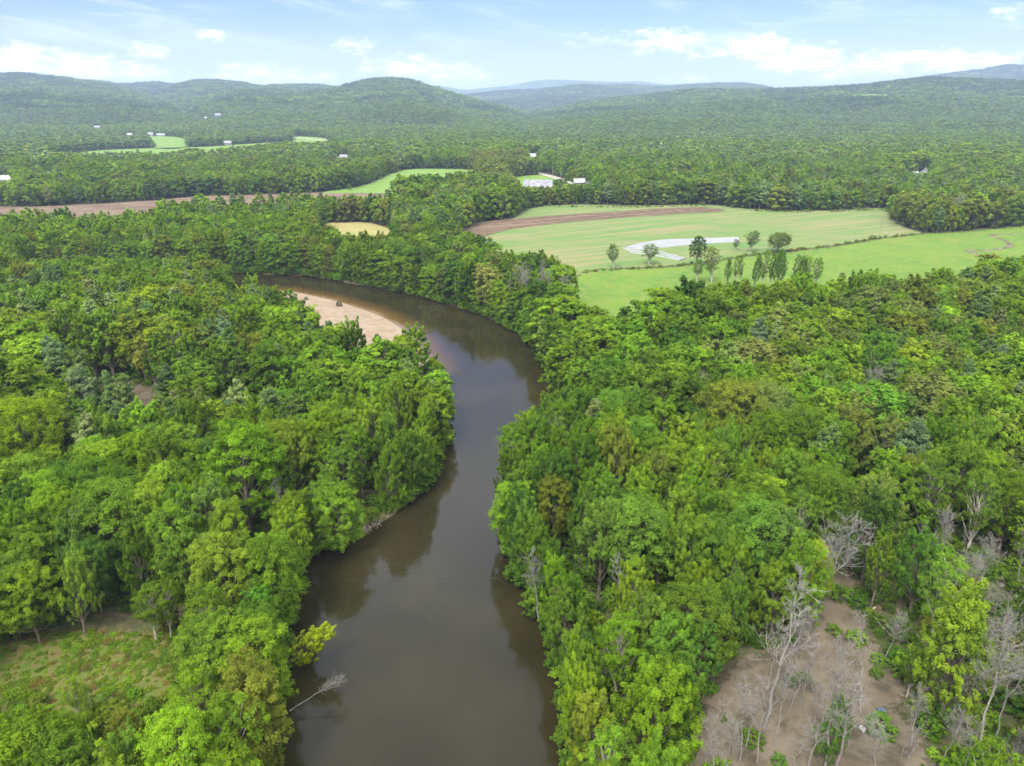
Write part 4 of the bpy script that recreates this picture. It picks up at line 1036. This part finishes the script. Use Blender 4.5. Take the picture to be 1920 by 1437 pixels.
for u in (-4.4, -1.6, 1.3): MB().tube((u, -6.2, 0), (u, -6.2, 2.5), .1, .1, 6).build('porch_post', WHITE, r)
for u in (-3.6, -1.2, 1.2, 3.6):
    for zl in (1.0, 3.6): MB().box(u-.5, u+.5, -4.06, -3.98, zl, zl+1.4).build('window', GLASS, r)
for u in (5, 7.4): MB().box(u-.5, u+.5, -4.32, -4.22, 1.0, 2.3).build('window', GLASS, r)
MB().box(2.2, 3.0, -.4, .4, 7, 10).build('chimney', BRICK, r)
tag(r, 'white farmhouse with a wing right of the metal roofed barn', 'house')
house(1000, 300, R(-8), 15, 9, 3.4, 5.0, WHITE, WROOF, 'house', 'white roofed house among dark pines behind the barn', nwin=4)
house(976, 304, R(30), 6, 5, 2.6, 2.2, WHITE, WROOF, 'shed', 'tiny white shed just left of the white roofed house', 'shed', 2, False)
house(1733, 331, R(62), 11, 10, 3.6, 4.6, WHITE, WROOF, 'house', 'white gabled house alone in the wood above the big field', nwin=3)
house(1710, 330, R(5), 11, 6, 2.8, 2.2, TAN, WROOF, 'shed', 'low tan shed with pale roof beside the white gabled house', 'shed', 3, False)
house(6, 346, R(20), 16, 9, 4.4, 4.2, WHITE, WROOF, 'house', 'white house at the left border behind the tilled field', nwin=4)
house(91, 331, R(-10), 12, 7, 2.6, 2.2, TAN, WROOF, 'shed', 'low pale roofed shed in the wood near the left border', 'shed', 3, False)
house(648, 301, R(-15), 15, 8, 4.0, 3.4, TAN, WROOF, 'house', 'tan house with white roof above the fresh green field', nwin=3)
house(637, 302, R(10), 9, 7, 3.2, 2.4, WHITE, WROOF, 'house', 'small white house touching the tan house', nwin=3)
house(428, 272, R(10), 12, 8, 4, 3.2, WHITE, GREY, 'house', 'white house at the far edge of the narrow green field', nwin=3)
for q, lab in (((245, 257, 18, 10, 6, 4.5, WROOF), 'white house leftmost of the three on the far yard'), ((283, 256, 17, 10, 6, 4.5, GREY), 'white grey-roofed house in the middle of the far yard'), ((302, 256, 24, 9, 4.2, 3.4, WROOF), 'long white house rightmost on the far yard'),
               ((183, 243, 20, 10, 5, 4, WROOF), 'white house far off in the woods left of the yard'), ((366, 223, 17, 10, 6, 4, WROOF), 'small distant white house highest in the village trees'), ((388, 236, 14, 9, 5, 4, WROOF), 'distant white house leftmost of the village pair'),
               ((412, 236, 26, 12, 6, 5, GREY), 'wide distant white house with grey roof in the village')):
    px, py, w, d, h, rh, rm = q; x, y = at(px, py); house(px, py, rng.uniform(-.4, .4), w*.72, d*.72, h*.8, rh*.8, WHITE, rm, 'house', lab, nwin=3, z=float(ground_z(np.array([x]), np.array([y]))[0]))
# school: two long pale blocks, church with steeple
for px, w, lab in ((688, 52, 'long white school block with cupola, left of its grey twin'), (727, 56, 'long pale grey school block beside the white one')):
    o = house(px, 232, R(6), w, 16, 9, 6, WHITE if px < 700 else TIN, WROOF if px < 700 else TIN, 'school', lab, 'school', 9, False)
    if px < 700: MB().box(-2, 2, -2, 2, 14, 19).build('cupola', WHITE, o)
o = house(606, 234, R(80), 24, 13, 7, 6, WHITE, GREY, 'church', 'white church with a tall pointed steeple in the village trees', 'church', 4, False)
MB().box(-15, -10.5, -2.2, 2.2, 0, 17).build('tower', WHITE, o)
MB().tube((-12.7, 0, 17), (-12.7, 0, 31), 2.2, .1, 8).build('steeple', WHITE, o)
for (x, y, z, rad), lab in zip(HILL_PTS, (None, None, None, 'white house on the clearing of the long green hillside', None, None, None, 'white house high on the round hill', None, None, None)):
    if lab: house(0, 0, .3, 20, 12, 7, 5, WHITE, WROOF, 'house', lab, nwin=3, pt=(x, y, z))
for (x, y, z, rad), px, nm, mat, lab in ((HILL_PTS[0], 0, 'hill_clearing', M_GREEN, 'pale grass clearing on the long hillside'), (HILL_PTS[3], 0, 'hill_clearing', M_GREEN, 'grass clearing around the hillside house'),
                                     (HILL_PTS[4], 0, 'quarry', M_SAND, 'sandy quarry scar at the foot of the round hill'), (HILL_PTS[7], 0, 'hill_clearing', M_GREEN, 'small clearing below the white hill house')):
    th = np.linspace(0, 2*pi, 40, endpoint=False); k = np.array([1.9, .8]) if nm == 'quarry' else np.array([1.2, .9])
    a0 = atan2(x, y); c = np.stack([np.cos(th)*rad*k[0], np.sin(th)*rad*k[1]], -1)*(1+.15*np.sin(3*th))[:, None]
    c = np.stack([x+c[:, 0]*cos(a0)+c[:, 1]*sin(a0), y-c[:, 0]*sin(a0)+c[:, 1]*cos(a0)], -1)
    sheet(nm, c, mat, 3.0, 8, lab, 'clearing' if nm != 'quarry' else 'quarry', pad=8, zf=ground_z)

# poles by the road
for (f, t), lab in ((((1036, 334), (1036, 312)), 'grey utility pole by the pale road, left of two'), (((1051, 337), (1051, 322)), 'grey utility pole by the pale road, right of two'), (((1083, 350), (1083, 328)), 'thin yard light pole standing at the white farmhouse'),
                    (((1124, 368), (1125, 343)), 'pale bare pole at the wood edge right of the farmhouse')):
    x, y, h = tree_from_px(f, t); r = empty('utility_pole', (x, y, 0)); MB().tube((0, 0, -.5), (0, 0, h), .2, .14, 8).build('pole', POLE, r)
    if 'utility' in lab:
        MB().box(-1.2, 1.2, -.28, -.16, h-1.0, h-.8).build('crossarm', POLE, r)
        for u in (-1, 0, 1): MB().tube((u, -.22, h-.8), (u, -.22, h-.6), .06, .05, 6).build('insulator', GREY, r)
    elif 'light' in lab: MB().box(-.6, .6, -.25, .1, h-.05, h+.2).build('lamp_head', WHITE, r)
    tag(r, lab, 'pole')

# white row covers on the field
def lerp_strip(A, B, f):
    return A+(B-A)*f
TOPL = smooth_line(poly([(1172,465),(1228,453),(1300,449),(1384,446.5)]), 8); BOTL = smooth_line(poly([(1194,467),(1240,464.5),(1305,458),(1386,453.5)]), 8)
LOWT = smooth_line(poly([(1168,466),(1210,469),(1245,475),(1285,486)]), 8); LOWB = smooth_line(poly([(1180,473),(1205,477),(1240,482),(1275,489)]), 8)
def row_cover(line, w, label):
    T = unit(np.gradient(line, axis=0)); N = np.stack([-T[:, 1], T[:, 0]], -1); V = []
    for p, n in zip(line, N):
        j = .75+.25*rng.rand()
        for u, z in ((-.5, .02), (-.38, .4*j), (-.12, .62*j), (.14, .6*j), (.38, .38*j), (.5, .02)): V.append((*(p+n*u*w), z))
    m = len(line); a, b = np.meshgrid(np.arange(m-1), np.arange(5), indexing='ij'); F = np.stack([a*6+b, a*6+b+1, (a+1)*6+b+1, (a+1)*6+b], -1).reshape(-1, 4)
    tag(link('row_cover', mesh_np('row_cover', V, [F], [CLOTH], smooth=True)), label, 'row cover', 'white row covers on the farm field')
nA = 9
for k in range(nA):
    L = lerp_strip(TOPL, BOTL, k/(nA-1)); w = np.median(np.hypot(*(BOTL-TOPL).T))/nA*.86
    row_cover(L, w, f"long white fabric row cover, {'farthest of the wide block' if k == 0 else ORD[k]+' back to front in the wide block' if k < nA-1 else 'frontmost of the wide block'}")
for k in range(3):
    L = lerp_strip(LOWT, LOWB, k/2); row_cover(L, 1.3, f"short white row cover in the narrow front band, {('farthest', 'middle', 'nearest')[k]} row")

# the golden tree leaning over the water and the fallen tree beside it
x, y = at(536, 1240); tt = dict(x=x, y=y, h=9.0, style='plume', tone='lemon', low=True, lean=(R(6), R(50)), z=-.5, d=100, wide=.8, label='golden yellow tree leaning far out over the brown water')
stand(tt, 'leaning_tree', 'tree', None)
from mathutils import Matrix, Vector
def lying(name, mesh, px, py, s, az_, tilt, label, cat, z=0.0, k=1.0):
    x, y = at(px, py); o = link(name, mesh, None, (x, y, z)); o.scale = (s*k, s*k, s)
    o.rotation_euler = (Matrix.Rotation(tilt, 4, Vector((-sin(az_), cos(az_), 0))) @ Matrix.Rotation(1.3, 4, 'Z')).to_euler()
    return tag(o, label, cat)
lying('fallen_tree', BARE[2], 545, 1325, .42, R(28), R(66), 'bare grey dead tree fallen out over the river', 'dead tree', -.6)
lying('fallen_tree', BARE[4], 775, 800, .45, R(-100), R(70), 'bare pale dead tree toppled at the tip of the left bank wood', 'dead tree', .5)
o = link('driftwood', BARE[1], None, (*at(830, 640, WZ), WZ-.05)); o.scale = (.3, .3, .35); o.rotation_euler = (R(86), 0, R(62)); tag(o, 'thin driftwood branch lying in the shallows off the sand bar', 'driftwood')
def log(px0, py0, px1, py1, r, label):
    x0, y0 = at(px0, py0); x1, y1 = at(px1, py1); t = Tubes(); P = np.linspace([x0, y0, r*.8], [x1, y1, r*.8], 6)+rng.normal(0, .05, (6, 3)); t.add(P, r*np.linspace(1, .75, 6), 8)
    v, f = t.arrays(); tag(link('log', mesh_np('log', v, [f], [PALE_BARK], smooth=True)), label, 'log')
log(1622, 1149, 1642, 1141, .2, 'short pale log on the far edge of the dirt clearing')
log(1632, 1152, 1672, 1196, .16, 'long thin fallen log on the edge of the dirt clearing')
log(1500, 1148, 1517, 1153, .12, 'thin log lying left of the dirt clearing')
# tyre, tub, bucket, tarp in the clearing
def ring(name, px, py, R0, r, mat, label, cat):
    bm = bmesh.new(); n, m = 32, 12
    vs = [[bm.verts.new(((R0+r*cos(b))*cos(a), (R0+r*cos(b))*sin(a), r*.85*(1+sin(b)))) for b in np.linspace(0, 2*pi, m, endpoint=False)] for a in np.linspace(0, 2*pi, n, endpoint=False)]
    for i in range(n):
        for j in range(m): bm.faces.new((vs[i][j], vs[(i+1) % n][j], vs[(i+1) % n][(j+1) % m], vs[i][(j+1) % m]))
    me = bpy.data.meshes.new(name); bm.to_mesh(me); bm.free(); me.materials.append(mat)
    return tag(link(name, me, None, (*at(px, py), -.05)), label, cat)
ring('tyre', 1652, 1375, .34, .12, RUBBER, 'old grey tyre lying on the ground at the clearing', 'tyre')
def tub(px, py, r, h, mat, tilt, label, cat, name):
    x, y = at(px, py); e = empty(name, (x, y, r*.7), 0); e.rotation_euler = (tilt, 0, .6)
    bm = bmesh.new(); n = 24; prof = [(r*.78, 0), (r, h), (r*1.06, h), (r*1.06, h*.94), (r*.93, h*.94), (r*.72, h*.06), (0.001, h*.06)]
    vs = [[bm.verts.new((q*cos(a), q*sin(a), z)) for q, z in prof] for a in np.linspace(0, 2*pi, n, endpoint=False)]
    for i in range(n):
        for j in range(len(prof)-1): bm.faces.new((vs[i][j], vs[(i+1) % n][j], vs[(i+1) % n][j+1], vs[i][j+1]))
    me = bpy.data.meshes.new('tub_body'); bm.to_mesh(me); bm.free(); me.materials.append(mat); link('tub_body', me, e)
    t = Tubes(); th = np.linspace(0, pi, 10); t.add(np.stack([r*1.08*np.cos(th), np.zeros(10), h*.9+r*.7*np.sin(th)], -1), [.015]*10, 5); v, f = t.arrays(); link('handle', mesh_np('handle', v, [f], [GREY]), e)
    return tag(e, label, cat)
tub(1612, 1368, .42, .5, WHITE, R(70), 'white tub tipped on its side left of the tyre', 'tub', 'tub')
tub(1555, 1386, .26, .4, WHITE, R(20), 'small white bucket at the foot of a bare trunk', 'bucket', 'bucket')
bm = bmesh.new(); bmesh.ops.create_grid(bm, x_segments=14, y_segments=10, size=.55)
for v in bm.verts: v.co.z = .12+.3*max(0, 1-abs(v.co.x))*max(0, 1-abs(v.co.y))+.12*rng.rand(); v.co.y *= .6
bmesh.ops.solidify(bm, geom=bm.faces[:], thickness=.03)
me = bpy.data.meshes.new('tarp'); bm.to_mesh(me); bm.free(); me.materials.append(BTARP); tag(link('tarp', me, None, (*at(1652, 1334), 0)), 'crumpled faded blue tarp on the dirt clearing', 'tarp')
# stones
def stones(name, cx, cy, n, sx, sy, s0, s1, mat, label):
    V, F, k = [], [], 0; bm = bmesh.new(); bmesh.ops.create_icosphere(bm, subdivisions=2, radius=1.0); bv = np.array([v.co[:] for v in bm.verts]); bf = np.array([[v.index for v in f.verts] for f in bm.faces]); bm.free()
    for _ in range(n):
        p = np.array([cx+rng.normal(0, sx), cy+rng.normal(0, sy)]); z, d = bank_z(p[:1], p[1:])
        if z[0] < WZ-.35: continue
        q = bv*(1+.22*rng.normal(size=(len(bv), 1)))*np.array([1, .8, .6])*rng.uniform(s0, s1); a = rng.rand()*6.28
        q = np.stack([q[:, 0]*cos(a)-q[:, 1]*sin(a), q[:, 0]*sin(a)+q[:, 1]*cos(a), q[:, 2]], -1)+[p[0], p[1], max(z[0], WZ)-.1]; V.append(q); F.append(bf+k); k += len(bv)
    return tag(link(name, mesh_np(name, np.concatenate(V), [np.concatenate(F)], [mat])), label, 'stones', kind='stuff')
stones('bank_stones', ROCKY[0], ROCKY[1], 420, 3.6, 2.2, .06, .24, STONE, 'pale stones heaped on the stony bank by the river')
# shrubs on the sand bar
for (px, py), s, lab in (((574, 562), .5, 'dark low bush on the sand bar, nearer its upstream end'), ((636, 572), .8, 'dark round bush on the middle of the sand bar'), ((670, 617), .4, 'tiny tuft on the sand bar close to the trees')):
    x, y = at(px, py, -.6); o = link('sand_bush', bpy.data.objects['stock_%03d' % GROUPS[('shrub', 0)][0]].data, None, (x, y, float(bank_z(np.array([x]), np.array([y]))[0][0]))); o.scale = (s, s, s*.8); o['tint'] = (.04, .07, .015); tag(o, lab, 'bush', 'bushes on the sand bar')
# camp under the pines
x, y = at(176, 800); r = empty('caravan', (x, y, -.2), R(25))
MB().box(-2.6, 2.6, -1.1, 1.1, .5, 2.6).build('body', WHITE, r); MB().box(-2.5, 2.5, -1.0, 1.0, 2.602, 2.75).build('roof', WROOF, r)
for u in (-1.6, .2): MB().box(u-.5, u+.5, -1.13, -1.08, 1.4, 2.1).build('window', GLASS, r)
MB().box(1.3, 1.9, -1.14, -1.08, .6, 2.3).build('door', GREY, r)
for sg in (-1, 1): MB().tube((0, sg*1.02, .35), (0, sg*1.2, .35), .35, .35, 16).build('wheel', RUBBER, r)
MB().tube((2.6, 0, .55), (3.6, 0, .5), .06, .06, 6).build('tow_bar', GREY, r)
tag(r, 'white caravan half hidden under pines beside the gravel track', 'caravan')
x, y = at(172, 818); r = empty('picnic_table', (x, y, -.2), R(40)); MB().box(-.95, .95, -.38, .38, .7, .75).build('table_top', TAN, r)
for sg in (-1, 1): MB().box(-.95, .95, sg*.72-.14, sg*.72+.14, .42, .46).build('seat', TAN, r)
for sg in (-1, 1):
    for q in (-1, 1): MB().tube((sg*.7, q*.7, 0), (sg*.7, q*.2, .7), .05, .05, 6).build('leg', TAN, r)
tag(r, 'wooden picnic table in front of the white caravan', 'picnic table')

# ------------------------------------------------------------------ air: far things fade to pale blue
bm = bmesh.new(); bmesh.ops.create_cube(bm, size=1.0)
for v in bm.verts: v.co.x *= 60000; v.co.y = -400 if v.co.y < 0 else 32000; v.co.z = -6 if v.co.z < 0 else 430
me = bpy.data.meshes.new('haze'); bm.to_mesh(me); bm.free(); haze = link('haze', me)
hm, nt, out = new_mat('haze'); pv = nt.n('ShaderNodeVolumePrincipled', ins={'Color': (.60, .725, 1.0, 1), 'Density': 1.05e-4, 'Anisotropy': .2}); nt.t.links.new(pv.outputs[0], out.inputs['Volume']); me.materials.append(hm)
tag(haze, 'thin pale blue haze over the whole valley', 'haze', kind='stuff')
